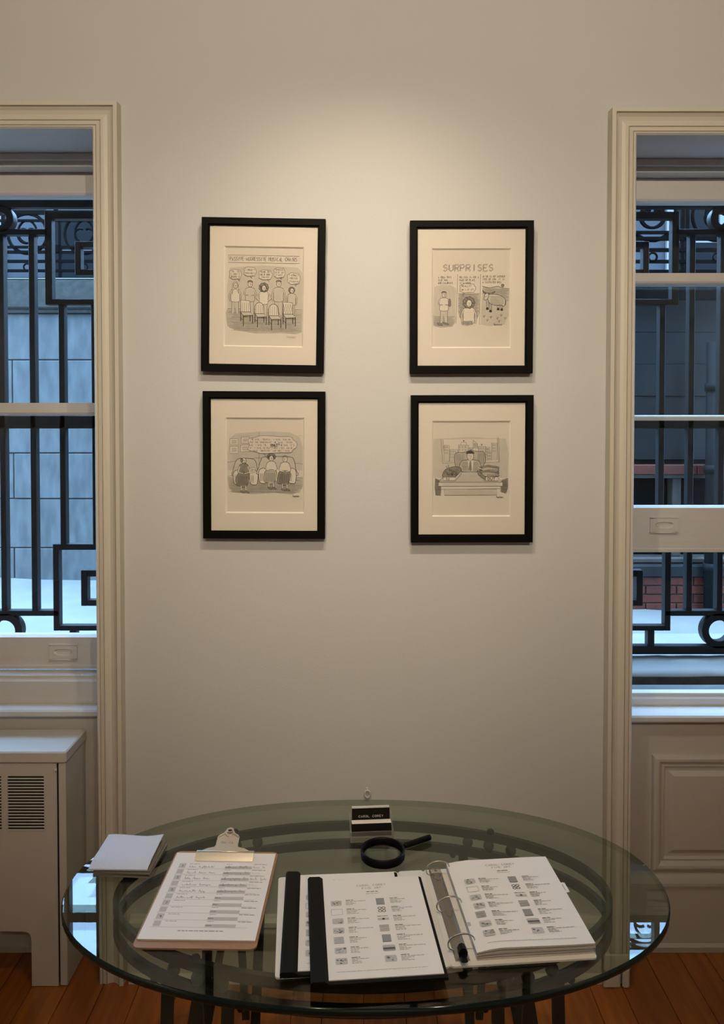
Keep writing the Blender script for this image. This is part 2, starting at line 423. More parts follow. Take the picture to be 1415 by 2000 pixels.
def make_window(nm, x0, x1, head, raised, dz):
    """box window in its recess: soffit, jambs, stool, two sashes with panes"""
    w = thing(nm, loc=((x0 + x1) / 2, .21, .75), kind='structure')
    P = 'sash_paint'
    # stepped head of the recess
    h = MB()
    h.box(x0, x1, 0.0, .192, head, head + .012)
    h.box(x0, x1, .192, .34, head - .040, head + .012, 0, .002)
    h.box(x0, x1, .182, .192, head - .024, head, 0, .003)
    h.build('soffit', P, w)
    for (a, c) in ((x0, x0 + .008), (x1 - .008, x1)):
        j = MB(); j.box(a, c, 0, .34, .74 + dz, head, 0); s_ = 1 if a == x0 else -1
        e = c if s_ > 0 else a
        j.box(e, e + s_ * .010, .185, .203, .86 + dz, head - .04, 0, .002)      # inner stop
        j.build('jamb', P, w)
    # stool, apron and nosing (two steps)
    t = MB()
    zn = .773 + dz; zs = .858 + dz if not raised else .7937
    yb_ = .150 if not raised else .175
    t.box(x0, x1, .085, yb_ + .02, zn - .022, zn, 0, .005)
    t.prism([(yb_ + .002, zn - .03), (yb_ - .004, zn + .006), (yb_ - .004, zs - .016), (yb_ + .004, zs - .008), (yb_ + .004, zs), (.212, zs), (.212, zn - .03)], 'x', x0, x1)
    t.build('stool', P, w)
    zsill = zs - .012
    sl = MB(); sl.prism([(.212, zsill - .08), (.212, zsill), (.232, zsill + .002), (.300, zsill - .010), (.355, zsill - .022), (.359, zsill - .028), (.359, zsill - .10)], 'x', x0, x1)
    sl.build('outer_sill', ['outer_sill'], w)
    def sash(name, y0, y1, z0, z1, botr, topr, bevel_top):
        ax0, ax1 = x0 + .010, x1 - .010; st = .052
        s_ = MB()
        s_.box(ax0, ax0 + st, y0, y1, z0, z1, 0, .003); s_.box(ax1 - st, ax1, y0, y1, z0, z1, 0, .003)
        s_.prism([(y0, z0), (y0 - .0015, z0 + .010), (y0, z0 + .014), (y0, z0 + botr - .006), (y0 + .012, z0 + botr), (y1 - .008, z0 + botr), (y1, z0 + botr - .006), (y1, z0)], 'x', ax0 + st, ax1 - st)
        s_.prism([(y0, z1 - topr + .010), (y0, z1), (y1, z1), (y1, z1 - topr), (y0 + .014, z1 - topr), (y0 + .004, z1 - topr + .004)], 'x', ax0 + st, ax1 - st)
        o = s_.build(name, P, w)
        g = MB(); g.box(ax0 + st - .004, ax1 - st + .004, (y0 + y1) / 2, (y0 + y1) / 2 + .003, z0 + botr - .006, z1 - topr + .004)
        g.build('pane', 'window_glass', o)
        return o
    if raised:
        lo = sash('lower_sash', .205, .247, 1.242, 2.137, .149, .036, True)
        up = sash('upper_sash', .252, .294, 1.666, head - .042, .018, .075, True)
        px = (1297, 1025)
    else:
        lo = sash('lower_sash', .205, .247, .8633, 1.7225, .1085, .041, True)
        up = sash('upper_sash', .252, .294, 1.685, head - .042, .036, .074, True)
        px = (124.5, 1272.5)
    # recessed finger lift on the bottom rail
    lx, lz = ony(px[0], px[1], .205)
    l = MB(); out = rrect(lx - .045, lx + .045, lz - .0245, lz + .0245, .003, 2)
    inn = [(lx + .030 * math.copysign(abs(math.cos(a)) ** .6, math.cos(a)), lz + .001 + (.0125 if math.sin(a) < 0 else .009) * math.sin(a)) for a in [2 * math.pi * i / 12 + .01 for i in range(12)]]
    YF = .1990
    outs = []
    for q in inn:          # radial match from the cup rim to the plate edge
        d = (q[0] - lx, q[1] - lz); s_ = min(.045 / max(1e-6, abs(d[0])), .0245 / max(1e-6, abs(d[1])))
        outs.append((lx + d[0] * s_, lz + d[1] * s_))
    n = len(inn)
    V = [(q[0], .2055, q[1]) for q in outs] + [(q[0], YF, q[1]) for q in outs] + [(q[0], YF - .001, q[1]) for q in inn] + [(lx + (q[0] - lx) * .8, .2045, lz + (q[1] - lz) * .75) for q in inn]
    F = []
    for r_ in range(3):
        for i in range(n): F.append((r_ * n + i, r_ * n + (i + 1) % n, (r_ + 1) * n + (i + 1) % n, (r_ + 1) * n + i))
    l.mesh(V, F, 0, False); l.face([V[3 * n + i] for i in range(n)], 0)
    l.box(lx - .046, lx + .046, .1965, .2055, lz + .0225, lz + .0250); l.box(lx - .046, lx + .046, .1965, .2055, lz - .0265, lz - .0240)
    l.build('sash_lift', P, lo)
    return w
make_window('window_1', WX0, WX1, HL, False, 0.0)
make_window('window_2', VX0, VX1, HR, True, -.018)

# panelled backs under the windows
def window_panel(name, x0, x1, ztop, panels):
    t = thing(name, loc=((x0 + x1) / 2, .13, 0), kind='structure')
    b_ = MB(); b_.box(x0, x1, .1237, .145, 0, ztop); b_.build('panel_back', 'panel_paint', t)
    c = MB()
    zc = zrow(1730, .115); zt = zrow(1712, .115)
    c.prism([(.1237, 0), (.106, 0), (.103, .018), (.112, .026), (.1137, zc), (.104, zc + .003), (.103, zc + .014), (.108, zt), (.112, zt + .008), (.1237, zt + .012)], 'x', x0, x1)
    c.build('skirting', 'panel_paint', t)
    e = MB(); e.prism([(.1237, ztop - .010), (.112, ztop - .006), (.110, ztop), (.1237, ztop)], 'x', x0, x1); e.build('bed_mould', 'panel_paint', t)
    for (a, c_) in panels:
        z0, z1 = zrow(1697, .1237), zrow(1473, .1237)
        f = MB()
        frame_sweep(f, a + .030, c_ - .030, z0 + .030, z1 - .030, [(-.012, .1238), (-.008, .118), (-.004, .1165), (0, .121), (.004, .115), (.012, .109), (.020, .108), (.027, .111), (.030, .117), (.0305, .1237)])
        f.build('panel_mould', 'panel_paint', t)
        g = MB(); q = .052
        frame_sweep(g, a + q + .014, c_ - q - .014, z0 + q + .014, z1 - q - .014, [(0, .114), (.014, .1236)])
        g.face([(a + q + .014, .114, z0 + q + .014), (c_ - q - .014, .114, z0 + q + .014), (c_ - q - .014, .114, z1 - q - .014), (a + q + .014, .114, z1 - q - .014)])
        g.build('raised_field', 'panel_paint', t)
    return t
xa = ony(1275, 1600, .115)[0]
window_panel('trim_4', VX0, VX1, .733, [(xa, xa + .43), (xa + .50, VX1 - .06)])
window_panel('trim_5', WX0, WX1, .750, [(WX0 + .06, WX0 + .50)])

# ================================================================== OUTSIDE
ZG = .48; YS = 3.5
g = MB(); N = 26
gx = [-9 + 18 * i / N for i in range(N + 1)]; gy = [.95 + (24 - .95) * (j / 14) ** 1.6 for j in range(15)]
rg = random.Random(5)
vv = [(x_, y_, ZG + rg.uniform(-.02, .03) + (.06 if y_ > YS - .4 and y_ < YS else 0)) for y_ in gy for x_ in gx]
g.mesh(vv, [(j * (N + 1) + i, j * (N + 1) + i + 1, (j + 1) * (N + 1) + i + 1, (j + 1) * (N + 1) + i) for j in range(14) for i in range(N)], 0, True)
gr_ = MB(); gr_.v, gr_.f, gr_.m, gr_.sm = g.v, g.f, g.m, g.sm
tag(gr_.build('ground', 'snow'), kind='structure')
# snow-covered plinth that carries the grilles
l = MB()
prof = [(.450, .30), (.450, .752), (.450, .758), (.462, .772), (.50, .774), (.55, .776), (.62, .772), (.70, .774), (.80, .771), (.90, .768), (.98, .764), (1.06, .735), (1.08, .30)]
xs = [-4 + 8 * i / 130 for i in range(131)]
vv = []
for x_ in xs:
    for k_, (y_, z_) in enumerate(prof): vv.append((x_, y_ + (rg.uniform(-.003, .003) if k_ in (3, 4, 5, 6, 7) else 0), z_ + (rg.uniform(-.0022, .0022) if 3 <= k_ <= 9 else 0) - (rg.uniform(0, .003) if k_ == 2 else 0)))
n = len(prof)
for i in range(130):
    for k in range(n - 1): l.f.append((i * n + k, (i + 1) * n + k, (i + 1) * n + k + 1, i * n + k + 1)); l.m.append(1 if k < 2 or k > 10 else 0); l.sm.append(k > 1)
l.v = vv
tag(l.build('snow_ledge', ['snow', 'stone_dark']), 'long snow covered ledge outside both windows, under the iron grilles', 'ledge')

def grille(xc, label):
    t = thing('iron_grille', label, 'grille', (xc, .637, .78))
    Y0, Y1 = .620, .655; h = .0105; M = 'grille_iron'
    def bar(nm, a, c, z0, z1): bx(nm, M, xc + a, xc + c, Y0, Y1, z0, z1, t, .0015)
    Wd = .62
    bar('rail', -Wd, Wd, 2.461, 2.500); bar('rail', -Wd, Wd, 1.637, 1.685); bar('rail', -Wd, Wd, .784, .816)
    bar('rail', -.178, .178, 2.360, 2.381); bar('rail', -.205, .205, .930, .950)
    for u in (-.115, 0, .115): bar('upright', u - h, u + h, .950, 2.360)
    for s in (-1, 1):
        def sb(nm, a, c, z0, z1): bar(nm, min(s * a, s * c), max(s * a, s * c), z0, z1)
        sb('upright', Wd - .022, Wd, .816, 2.461)
        for u in (.225, .347, .470): sb('upright', u - h, u + h, 1.202, 2.100)
        # upper key
        k = MB()
        def kb(a, c, z0, z1): k.box(xc + min(s * a, s * c), xc + max(s * a, s * c), Y0, Y1, z0, z1, 0, .0015)
        kb(.166, .192, 2.100, 2.445); kb(.192, Wd - .022, 2.419, 2.445); kb(.192, Wd - .022, 2.100, 2.121)
        k.build('key', M, t)
        k = MB()
        kb(.278, .300, 2.210, 2.335); kb(.300, .52, 2.314, 2.335); kb(.300, Wd - .022, 2.210, 2.231)
        k.build('key', M, t)
        k = MB()
        kb(.185, .207, .874, 1.202); kb(.207, Wd - .022, 1.180, 1.202); kb(.207, Wd - .022, .874, .893); kb(.245, .270, .816, .874)
        k.build('key', M, t)
        k = MB()
        kb(.290, .314, .968, 1.103); kb(.314, .52, 1.079, 1.103); kb(.314, Wd - .022, .968, .990)
        k.build('key', M, t)
        # little connecting scroll at the head
    for (cz, r0, r1) in ((2.419, .024, .050), (.873, .040, .066)):
        q = MB(); pr = []
        q.lathe([(r0, Y0), (r1, Y0), (r1, Y1), (r0, Y1)], (xc, 0, cz), 56, 0, 'y', True)
        q.sm = [False] * len(q.sm); q.build('ring', M, t)
    return t
grille(-1.350, 'black iron grille with key pattern outside the left window')
grille(1.350, 'black iron grille with key pattern outside the right window')

# ashlar wall across the area way, each block its own piece
sw = thing('stone_wall', 'pale grey ashlar stone wall with coping behind the left grille', 'wall', (-2.2, YS + .2, ZG))
WA, WB = -4.6, .35
bx('wall_core', 'mortar', WA, WB, YS + .012, YS + .40, .30, 2.44, sw)
rows = [1150, 1070, 974, 885, 793, 703, 612]
zs_ = [zrow(r_, YS) for r_ in rows]; zs_[0] = .40
x_off = {0: ony(28, 1100, YS)[0], 1: ony(28, 1000, YS)[0] + .63, 2: ony(27, 930, YS)[0], 3: ony(26, 840, YS)[0] + .63, 4: ony(24, 745, YS)[0], 5: ony(24, 650, YS)[0] + .63}
BL = 1.04
for i in range(6):
    x_ = x_off[i] - 3 * BL
    while x_ < WB:
        a, c = max(WA, x_), min(WB, x_ + BL)
        if c - a > .03:
            q = MB(); q.box(a + .004, c - .004, YS + rg.uniform(-.003, .003), YS + .02, zs_[i] + .004, zs_[i + 1] - .004, 0, .004)
            q.build('stone_block', 'stone', sw)
        x_ += BL
zc0, zc1 = zs_[6], zrow(545, YS - .05)
x_ = WA
while x_ < WB:
    c = min(WB, x_ + 1.65)
    q = MB(); q.box(x_ + .003, c - .003, YS - .05, YS + .45, zc0 + .03, zc1, 0, .012); q.box(x_ + .003, c - .003, YS - .025, YS + .43, zc0, zc0 + .03, 0, .004)
    q.build('coping_stone', 'stone_dark', sw)
    x_ = c
q = MB(); q.box(WA, WB, YS - .05, YS + .10, zc1, zc1 + .008, 0, .003)
q.build('snow_cap', 'snow', sw)

def railing(label, x0, x1, y, z0, kx):
    """ornate cast-iron street railing: rails, bars, ring scrolls, small discs"""
    t = thing('ornate_railing', label, 'railing', ((x0 + x1) / 2, y, z0)); M = 'railing_iron'
    def hz(dz, hh): bx('rail', M, x0, x1, y - .014, y + .014, z0 + dz, z0 + dz + hh, t)
    for dz, hh in ((.02, .022), (.085, .018), (.155, .020), (.225, .020), (.265, .016), (.465, .016), (.52, .03)): hz(dz, hh)
    n = int((x1 - x0) / kx) + 1
    for i in range(n):
        xc = x0 + (i + .5) * kx
        if xc > x1 - .1: break
        r = .150
        q = MB(); q.tube([(xc + px_, y, z0 + .375 + pz) for px_, pz in circ(0, 0, r, 26)], .013, 6, 0, True); q.build('ring', M, t)
        for s in (-1, 1):
            q = MB(); pts = []
            for j in range(22):
                a = R(90 + s * (20 + j * 17)); rr = .105 * (1 - j / 30)
                pts.append((xc + s * .02 + rr * math.cos(a), y, z0 + .375 + rr * math.sin(a)))
            q.tube(pts, .009, 5); q.build('scroll', M, t)
        for u in (-.185, .185): bx('bar', M, xc + u - .011, xc + u + .011, y - .011, y + .011, z0, z0 + .53, t)
        q = MB(); q.tube([(xc + px_, y - .012, z0 + .12 + pz) for px_, pz in circ(0, 0, .026, 14)], .007, 5, 0, True); q.build('small_ring', M, t)
        q = MB(); q.lathe([(0, -.03), (.016, -.02), (.022, 0), (.012, .03), (.004, .075), (0, .09)], (xc + .217, y, z0 + .57), 8); q.build('finial', M, t)
        bx('block', M, xc + .19, xc + .245, y - .02, y + .02, z0 + .23, z0 + .29, t, .004)
    return t
railing('ornate black iron railing with ring scrolls on the stone wall, beyond the left window', -4.5, .30, YS + .12, zc1, .434)

# low brick building beyond the right window
YA = 2.45
an = thing('brick_annex', 'low dark building with red brick base and lintel, beyond the right grille', 'building', (2.0, YA + .5, ZG))
AX0, AX1 = .75, 3.9
zb0 = zrow(1195, YA); zb1 = zrow(1125, YA)
ztop = zrow(552, YA)
bx('annex_core', 'dark_slate', AX0, AX1, YA + .16, YA + 1.6, .10, ztop, an)
bx('mortar_bed', 'brick_mortar', AX0, AX1, YA + .008, YA + .16, .10, zb1, an)
bh = (zrow(1127, YA) - zrow(1178, YA)) / 3
bl = .190
for c in range(7):
    z1 = zrow(1127, YA) - (c) * bh
    if z1 < .12: break
    x_ = ony(1262, 1150, YA)[0] - 8 * bl + (0 if c % 2 else bl * .55)
    while x_ < AX1:
        a, d = max(AX0, x_), min(AX1, x_ + bl)
        if d - a > .04:
            q = MB(); q.box(a + .004, d - .004, YA + rg.uniform(-.002, .002), YA + .05, z1 - bh + .004, z1 - .004, 0, .002)
            q.build('brick', rg.choice(['brick_red', 'brick_red', 'brick_red_b']), an)
        x_ += bl
zl0, zl1 = zrow(929, YA), zrow(909, YA)
x_ = AX0
while x_ < ony(1392, 920, YA)[0]:
    q = MB(); q.box(x_ + .003, x_ + .217, YA + .02 + rg.uniform(-.002, .002), YA + .165, zl0 + .006, zl1, 0, .003)
    q.build('brick', rg.choice(['brick_red', 'brick_red_b']), an); x_ += .22
zs0, zs1 = zrow(1122, YA), zrow(1085, YA)
bx('window_sill', 'dark_slate', AX0, AX1, YA - .01, YA + .17, zs0 - .02, zs0 + .06, an, .01)
bx('sill_board', 'old_frame', AX0, AX1, YA + .03, YA + .17, zs0 + .06, zs0 + .10, an, .01)
bx('lintel_strip', 'old_frame', AX0, AX1, YA + .04, YA + .165, zl0 - .018, zl0 + .004, an)
bx('dark_opening', 'dark_pane', AX0 + .1, AX1, YA + .145, YA + .158, zs0 + .10, zl0 - .018, an)
xp = ony(1322, 950, YA)[0]
bx('window_post', 'old_frame', xp, xp + .055, YA + .06, YA + .145, zs0 + .10, zl0 - .018, an, .004)
bx('window_post', 'old_frame', xp - .75, xp - .70, YA + .06, YA + .145, zs0 + .10, zl0 - .018, an, .004)
for k in range(6):
    z_ = zl1 + .03 + k * .20
    if z_ + .19 < ztop: bx('weather_board', 'dark_slate', AX0, AX1, YA + .12 + rg.uniform(-.004, .004), YA + .165, z_, z_ + .1985, an, .0015)
xq = ony(1386, 930, YA)[0]
q = MB(); q.tube([(xq, YA - .03, ZG), (xq, YA - .03, zl1 + .75)], .036, 12)
for z_ in (.75, 1.35, 1.85): q.tube([(xq, YA - .03, z_), (xq, YA - .03, z_ + .05)], .044, 12)
q.build('drain_pipe', 'drain_pipe', an)
bx('roof_edge', 'stone_dark', AX0 - .03, AX1 + .03, YA - .02, YA + 1.65, ztop, ztop + .05, an, .008)
railing('ornate black iron railing on the roof edge of the brick annex, beyond the right window', AX0 + .05, AX1, YA + .08, ztop + .05, .40)

# houses across the street
def house(label, x0, x1, y, h, nx, pale):
    t = thing('town_house', label, 'building', ((x0 + x1) / 2, y + 2, ZG))
    b_ = MB(); b_.box(x0, x1, y, y + 6, ZG - .5, h); b_.build('facade', 'house_stone', t)
    dx = (x1 - x0) / nx; fl_h = 3.1; nf = int((h - 1.2) / fl_h)
    for j in range(nf):
        z0 = 1.6 + j * fl_h
        bx('ledge', 'house_pale', x0 - .1, x1 + .1, y - .28, y + .02, z0 - .45, z0 - .22, t)
        for i in range(nx):
            xc = x0 + (i + .5) * dx
            f = MB(); frame_sweep(f, xc - .5, xc + .5, z0, z0 + 1.75, [(0, y + .02), (0, y - .09), (.14, y - .09), (.14, y + .02)])
            w_ = f.build('window', 'house_pale', t)
            bx('pane', 'dark_pane', xc - .5, xc + .5, y - .03, y - .004, z0, z0 + 1.75, w_)
            bx('sash_bar', 'house_pale', xc - .5, xc + .5, y - .05, y - .03, z0 + .85, z0 + .91, w_)
    bx('cornice', 'house_pale', x0 - .25, x1 + .25, y - .5, y + .3, h, h + .4, t)
    return t
house('grey stone town house across the street, seen over the left railing', -14.5, -3.2, 15.5, 8.4, 5, True)
house('grey stone town house across the street, seen over the annex roof', 3.4, 13.6, 14.5, 7.6, 4, True)

# ================================================================== RADIATOR COVER
RY = -.045; RX1 = -.8635; RX0 = -1.86; RZ = .700
rc = thing('radiator_cover', 'cream painted metal radiator cover with louvred front under the left window', 'radiator cover', (-1.36, .04, 0))
q = MB(); q.box(RX0 - .004, RX1, RY, .1225, RZ - .034, RZ, 0, .004); q.build('top', 'metal_paint', rc)
RF = RY + .006                                    # front sheet
xs_, xe_ = RX0 + .02, RX1 - .030                  # front sheet sides (gap line at its right end)
zb = .165; cols = []
c0 = ony(15, 1560, RF)[0]; c1 = ony(86, 1560, RF)[0]; pit = (c1 - c0) + .0185
zt_, zl_ = zrow(1516, RF), zrow(1622, RF)
xx = c0
while xx > xs_ + .06: cols.append((xx, xx + (c1 - c0))); xx -= pit
cols = cols[::-1]
q = MB()
def sheet(a, c, z0, z1): q.box(a, c, RF, RF + .004, z0, z1)
sheet(xs_, xe_, zt_, RZ - .036); sheet(xs_, xe_, zb, zl_)
fx = ony(62, 1890, RF)[0]
q.prism([(fx, 0.002), (xe_, .002), (xe_, zb), (fx - .02, zb), (fx - .006, zb - .006), (fx, zb - .02)], 'y', RF, RF + .004)
q.prism([(xs_, 0.002), (-2.72 - fx, .002), (-2.72 - fx, zb - .02), (-2.72 - fx + .006, zb - .006), (-2.72 - fx + .02, zb), (xs_, zb)], 'y', RF, RF + .004)
prev = xs_
for a, c in cols + [(xe_, xe_)]: sheet(prev, a, zl_, zt_); prev = c
front = q.build('front_panel', 'metal_paint', rc)
for a, c in cols:
    q = MB(); nsl = 18; ph = (zt_ - zl_) / nsl
    for i in range(nsl):
        z_ = zl_ + i * ph
        q.prism([(RF, z_ - .0004), (RF - .0010, z_ + .0002), (RF - .0016, z_ + .0012), (RF - .0008, z_ + .0026), (RF + .003, z_ + .0030), (RF + .003, z_)], 'x', a - .001, c + .001)
    q.build('louvre', 'metal_paint', front)
q = MB(); q.ball((ony(108, 1504, RF)[0], RF - .001, zrow(1504, RF)), .0055, 0, 10); q.build('screw', 'metal_paint', front)
q = MB(); q.box(xe_ + .0045, RX1 - .004, RF + .001, RF + .006, .002, RZ - .036, 0, .002); q.box(RX1 - .008, RX1 - .004, RF + .004, .1225, .002, RZ - .036)
q.build('side_panel', 'metal_paint', rc)
q = MB(); q.box(RX0 + .004, RX0 + .008, RF + .004, .1225, .002, RZ - .036); q.box(RX0 + .004, xs_ - .004, RF + .001, RF + .006, .002, RZ - .036); q.build('side_panel', 'metal_paint', rc)
bx('shade_sheet', 'gap_shade', RX0 + .03, RX1 - .012, RF + .012, RF + .016, .17, RZ - .04, rc)  # dark sheet painting the shade behind the louvre slots
bx('shade_strip', 'gap_shade', xe_ - .012, RX1 - .012, RF + .0062, RF + .009, .01, RZ - .04, rc)  # dark strip painting the shade in the panel gap

# ================================================================== PICTURES
class Draw:
    """flat pencil drawing on a sheet; coordinates are read in sheet millimetre-like units and mapped to the sheet"""
    MATS = ['ink', 'pencil', 'wash', 'wash_dark', 'wash_light', 'art_paper', 'signature_ink']
    def __init__(s, xc, yc, k, seed): s.mb = MB(); s.xc, s.yc, s.k = xc, yc, k; s.z = 0.0001; s.r = random.Random(seed)
    def P(s, p, dz=0): return ((p[0] - s.xc) / s.k, (s.yc - p[1]) / s.k, s.z + dz)
    def up(s): s.z += 5e-6
    def line(s, pts, w=4.5, m=0, j=0.0):
        s.up(); pts = [(a + s.r.uniform(-j, j), b_ + s.r.uniform(-j, j)) for a, b_ in pts]
        s.mb.ribbon([s.P(p) for p in pts], w * 1.15 / s.k, m)
    def smooth(s, pts, w=4.5, m=0, close=False, n=5): s.line(cat(pts, close, n), w, m)
    def fill(s, pts, m=5): s.up(); s.mb.face([s.P(p) for p in pts][::-1], m)
    def blob(s, pts, m=5, w=4.5, lm=0):
        q = cat(pts, True, 4); s.fill(q, m); s.line(q + [q[0]], w, lm)
    def ell(s, cx, cy, rx, ry, m=5, w=4.5, lm=0, n=18):
        q = circ(cx, cy, rx, n, ry=ry); 
        if m is not None: s.fill(q[::-1], m)
        if w: s.line(q + [q[0]], w, lm)
    def rect(s, x0, y0, x1, y1, m=None, w=4.5, lm=0):
        if m is not None: s.fill([(x0, y0), (x0, y1), (x1, y1), (x1, y0)], m)
        if w: s.line([(x0, y0), (x1, y0), (x1, y1), (x0, y1), (x0, y0)], w, lm, 1.5)
    def text(s, t, x, y, h, w=None, lw=4.0, m=0, jit=.06):
        s.up()
        for st in letters(t, 0, 0, h, w, 1.6, jit, s.r): s.mb.ribbon([s.P((x + a, y - b_)) for a, b_ in st], lw * 1.15 / s.k, m)
    def hatch(s, x0, y0, x1, y1, n, w=2.5, m=1, slope=0.0):
        for i in range(n):
            t = (i + .5) / n; y_ = y0 + (y1 - y0) * t
            a = x0 + s.r.uniform(0, .1) * (x1 - x0); c = x1 - s.r.uniform(0, .12) * (x1 - x0)
            s.line([(a, y_), ((a + c) / 2, y_ + slope / 2 + s.r.uniform(-2, 2)), (c, y_ + slope)], w, m)
    def vhatch(s, x0, y0, x1, y1, n, w=2.5, m=1):
        for i in range(n):
            x_ = x0 + (x1 - x0) * (i + .5) / n; s.line([(x_ + s.r.uniform(-2, 2), y0 + s.r.uniform(0, 6)), (x_, y1 - s.r.uniform(0, 6))], w, m)
    def cloud(s, x0, y0, x1, y1, m=5, tail=None, w=3.6):
        pts = []; cx, cy, rx, ry = (x0 + x1) / 2, (y0 + y1) / 2, (x1 - x0) / 2, (y1 - y0) / 2
        for i in range(48):
            a = 2 * math.pi * i / 48; b_ = 1 + .055 * math.cos(7 * a)
            e = lambda v: math.copysign(abs(v) ** .62, v)
            pts.append((cx + rx * b_ * e(math.cos(a)), cy + ry * b_ * e(math.sin(a))))
        if tail:
            s.line([(tail[0] - 9, tail[1]), (tail[2], tail[3]), (tail[0] + 9, tail[1])], w, 0)
        s.fill(pts[::-1], m); s.line(pts + [pts[0]], w, 1)
    def hair(s, cx, cy, rx, ry, m=3, curl=True, a0=0, a1=360):
        q = []
        n = 40
        for i in range(n):
            a = R(a0 + (a1 - a0) * i / (n - 1)); b_ = 1 + (.06 * math.cos(9 * a) if curl else 0)
            q.append((cx + rx * b_ * math.cos(a), cy - ry * b_ * math.sin(a)))
        s.fill(q, m); s.line(q, 4, 0)
        if curl:
            for i in range(26):
                a = s.r.uniform(0, 6.28); d = s.r.uniform(.2, .85); x_, y_ = cx + rx * d * math.cos(a), cy - ry * d * math.sin(a)
                s.line(circ(x_, y_, 7, 6, 0, 250), 3, 0)
    def face(s, cx, cy, rx, ry, look=0, mouth=0):
        s.ell(cx, cy, rx, ry, 5, 3.6)
        dx = look * rx * .35
        for k in (-.36, .30): s.ell(cx + dx + k * rx, cy - ry * .12, 3.4, 3.4, 0, 0)
        s.line([(cx + dx, cy - ry * .08), (cx + dx + (8 if look >= 0 else -8), cy + ry * .22), (cx + dx - 1, cy + ry * .28)], 3, 0)
        s.line([(cx + dx - rx * .32, cy + ry * .55), (cx + dx, cy + ry * (.62 + .1 * mouth)), (cx + dx + rx * .32, cy + ry * .55)], 3, 0)
    def sign(s, x, y, w=90, m=1):
        pts = [(x + w * i / 26, y - 9 * math.sin(i * 1.9) - (9 if i in (1, 13) else 0)) for i in range(27)]
        s.line(pts, 3.2, m)
def cat(pts, close=False, n=5):
    """Catmull-Rom smoothing"""
    if len(pts) < 3: return pts
    o = []; N = len(pts)
    for i in range(N if close else N - 1):
        p0 = pts[i - 1] if (close or i > 0) else pts[0]; p1 = pts[i]; p2 = pts[(i + 1) % N]
        p3 = pts[(i + 2) % N] if (close or i + 2 < N) else pts[-1]
        for k in range(n):
            t = k / n
            o.append(tuple(.5 * (2 * p1[a] + (p2[a] - p0[a]) * t + (2 * p0[a] - 5 * p1[a] + 4 * p2[a] - p3[a]) * t * t + (3 * p1[a] - p0[a] - 3 * p2[a] + p3[a]) * t ** 3) for a in (0, 1)))
    if not close: o.append(pts[-1])
    return o

def picture(label, cx_px, cz, w, h, roll, tilt, opening, draw):
    """black frame with bevelled mat, sheet, drawing and glazing; origin at the middle of the back"""
    t = thing('framed_drawing', label, 'picture', (cx_px, -.002 - math.sin(R(tilt)) * h / 2, cz), (R(tilt), R(roll), 0), 'framed drawings on the wall')
    fw = .0185; D = .028
    f = MB()
    frame_sweep(f, -w / 2 + fw, w / 2 - fw, -h / 2 + fw, h / 2 - fw, [(-.004, -.012), (-.004, -.0215), (0, -.0215), (0, -D + .0006), (.0006, -D), (fw - .0006, -D), (fw, -D + .0006), (fw, -.001), (.002, -.001), (.002, -.012)])
    f.build('frame', 'black_frame', t, True)
    bk = MB(); bk.box(-w / 2 + fw, w / 2 - fw, -.006, -.003, -h / 2 + fw, h / 2 - fw); bk.build('backing', 'mat_core', t, True)
    x0, x1, z0, z1 = opening
    m = MB(); a = w / 2 - fw + .003; c = h / 2 - fw + .003
    yf = -.0185; yb_ = -.0135; bv = .0036
    def ringq(o, i_, yo, yi, mi):
        (ox0, ox1, oz0, oz1), (ix0, ix1, iz0, iz1) = o, i_
        oc = [(ox0, oz0), (ox1, oz0), (ox1, oz1), (ox0, oz1)]; ic = [(ix0, iz0), (ix1, iz0), (ix1, iz1), (ix0, iz1)]
        for k in range(4):
            j = (k + 1) % 4
            m.face([(oc[k][0], yo, oc[k][1]), (oc[j][0], yo, oc[j][1]), (ic[j][0], yi, ic[j][1]), (ic[k][0], yi, ic[k][1])], mi)
    m.keep = True
    ringq((-a, a, -c, c), (x0, x1, z0, z1), yf, yf, 0)
    ringq((x0, x1, z0, z1), (x0 + bv, x1 - bv, z0 + bv, z1 - bv), yf, yb_, 1)
    m.build('mat', ['mat_board', 'mat_core'], t, True)
    sh = MB(); sh.box(x0 - .01, x1 + .01, -.0130, -.0125, z0 - .01, z1 + .01); sheet_ = sh.build('art_sheet', 'art_paper', t, True)
    d = MB(); d.keep = True
    d.v = [(v[0], -.0130 - v[2], v[1]) for v in draw.mb.v]; d.f = draw.mb.f; d.m = draw.mb.m; d.sm = draw.mb.sm
    d.build('drawing', Draw.MATS, sheet_, True)
    gl = MB(); gl.box(-a + .0005, a - .0005, -.0212, -.0197, -c + .0005, c - .0005); gl.build('glazing', 'picture_glass', t, True)
    return t
K = 3510.0
def opn(xc, yc, x0, x1, y0, y1): return ((x0 - xc) / K, (x1 - xc) / K, (yc - y1) / K, (yc - y0) / K)

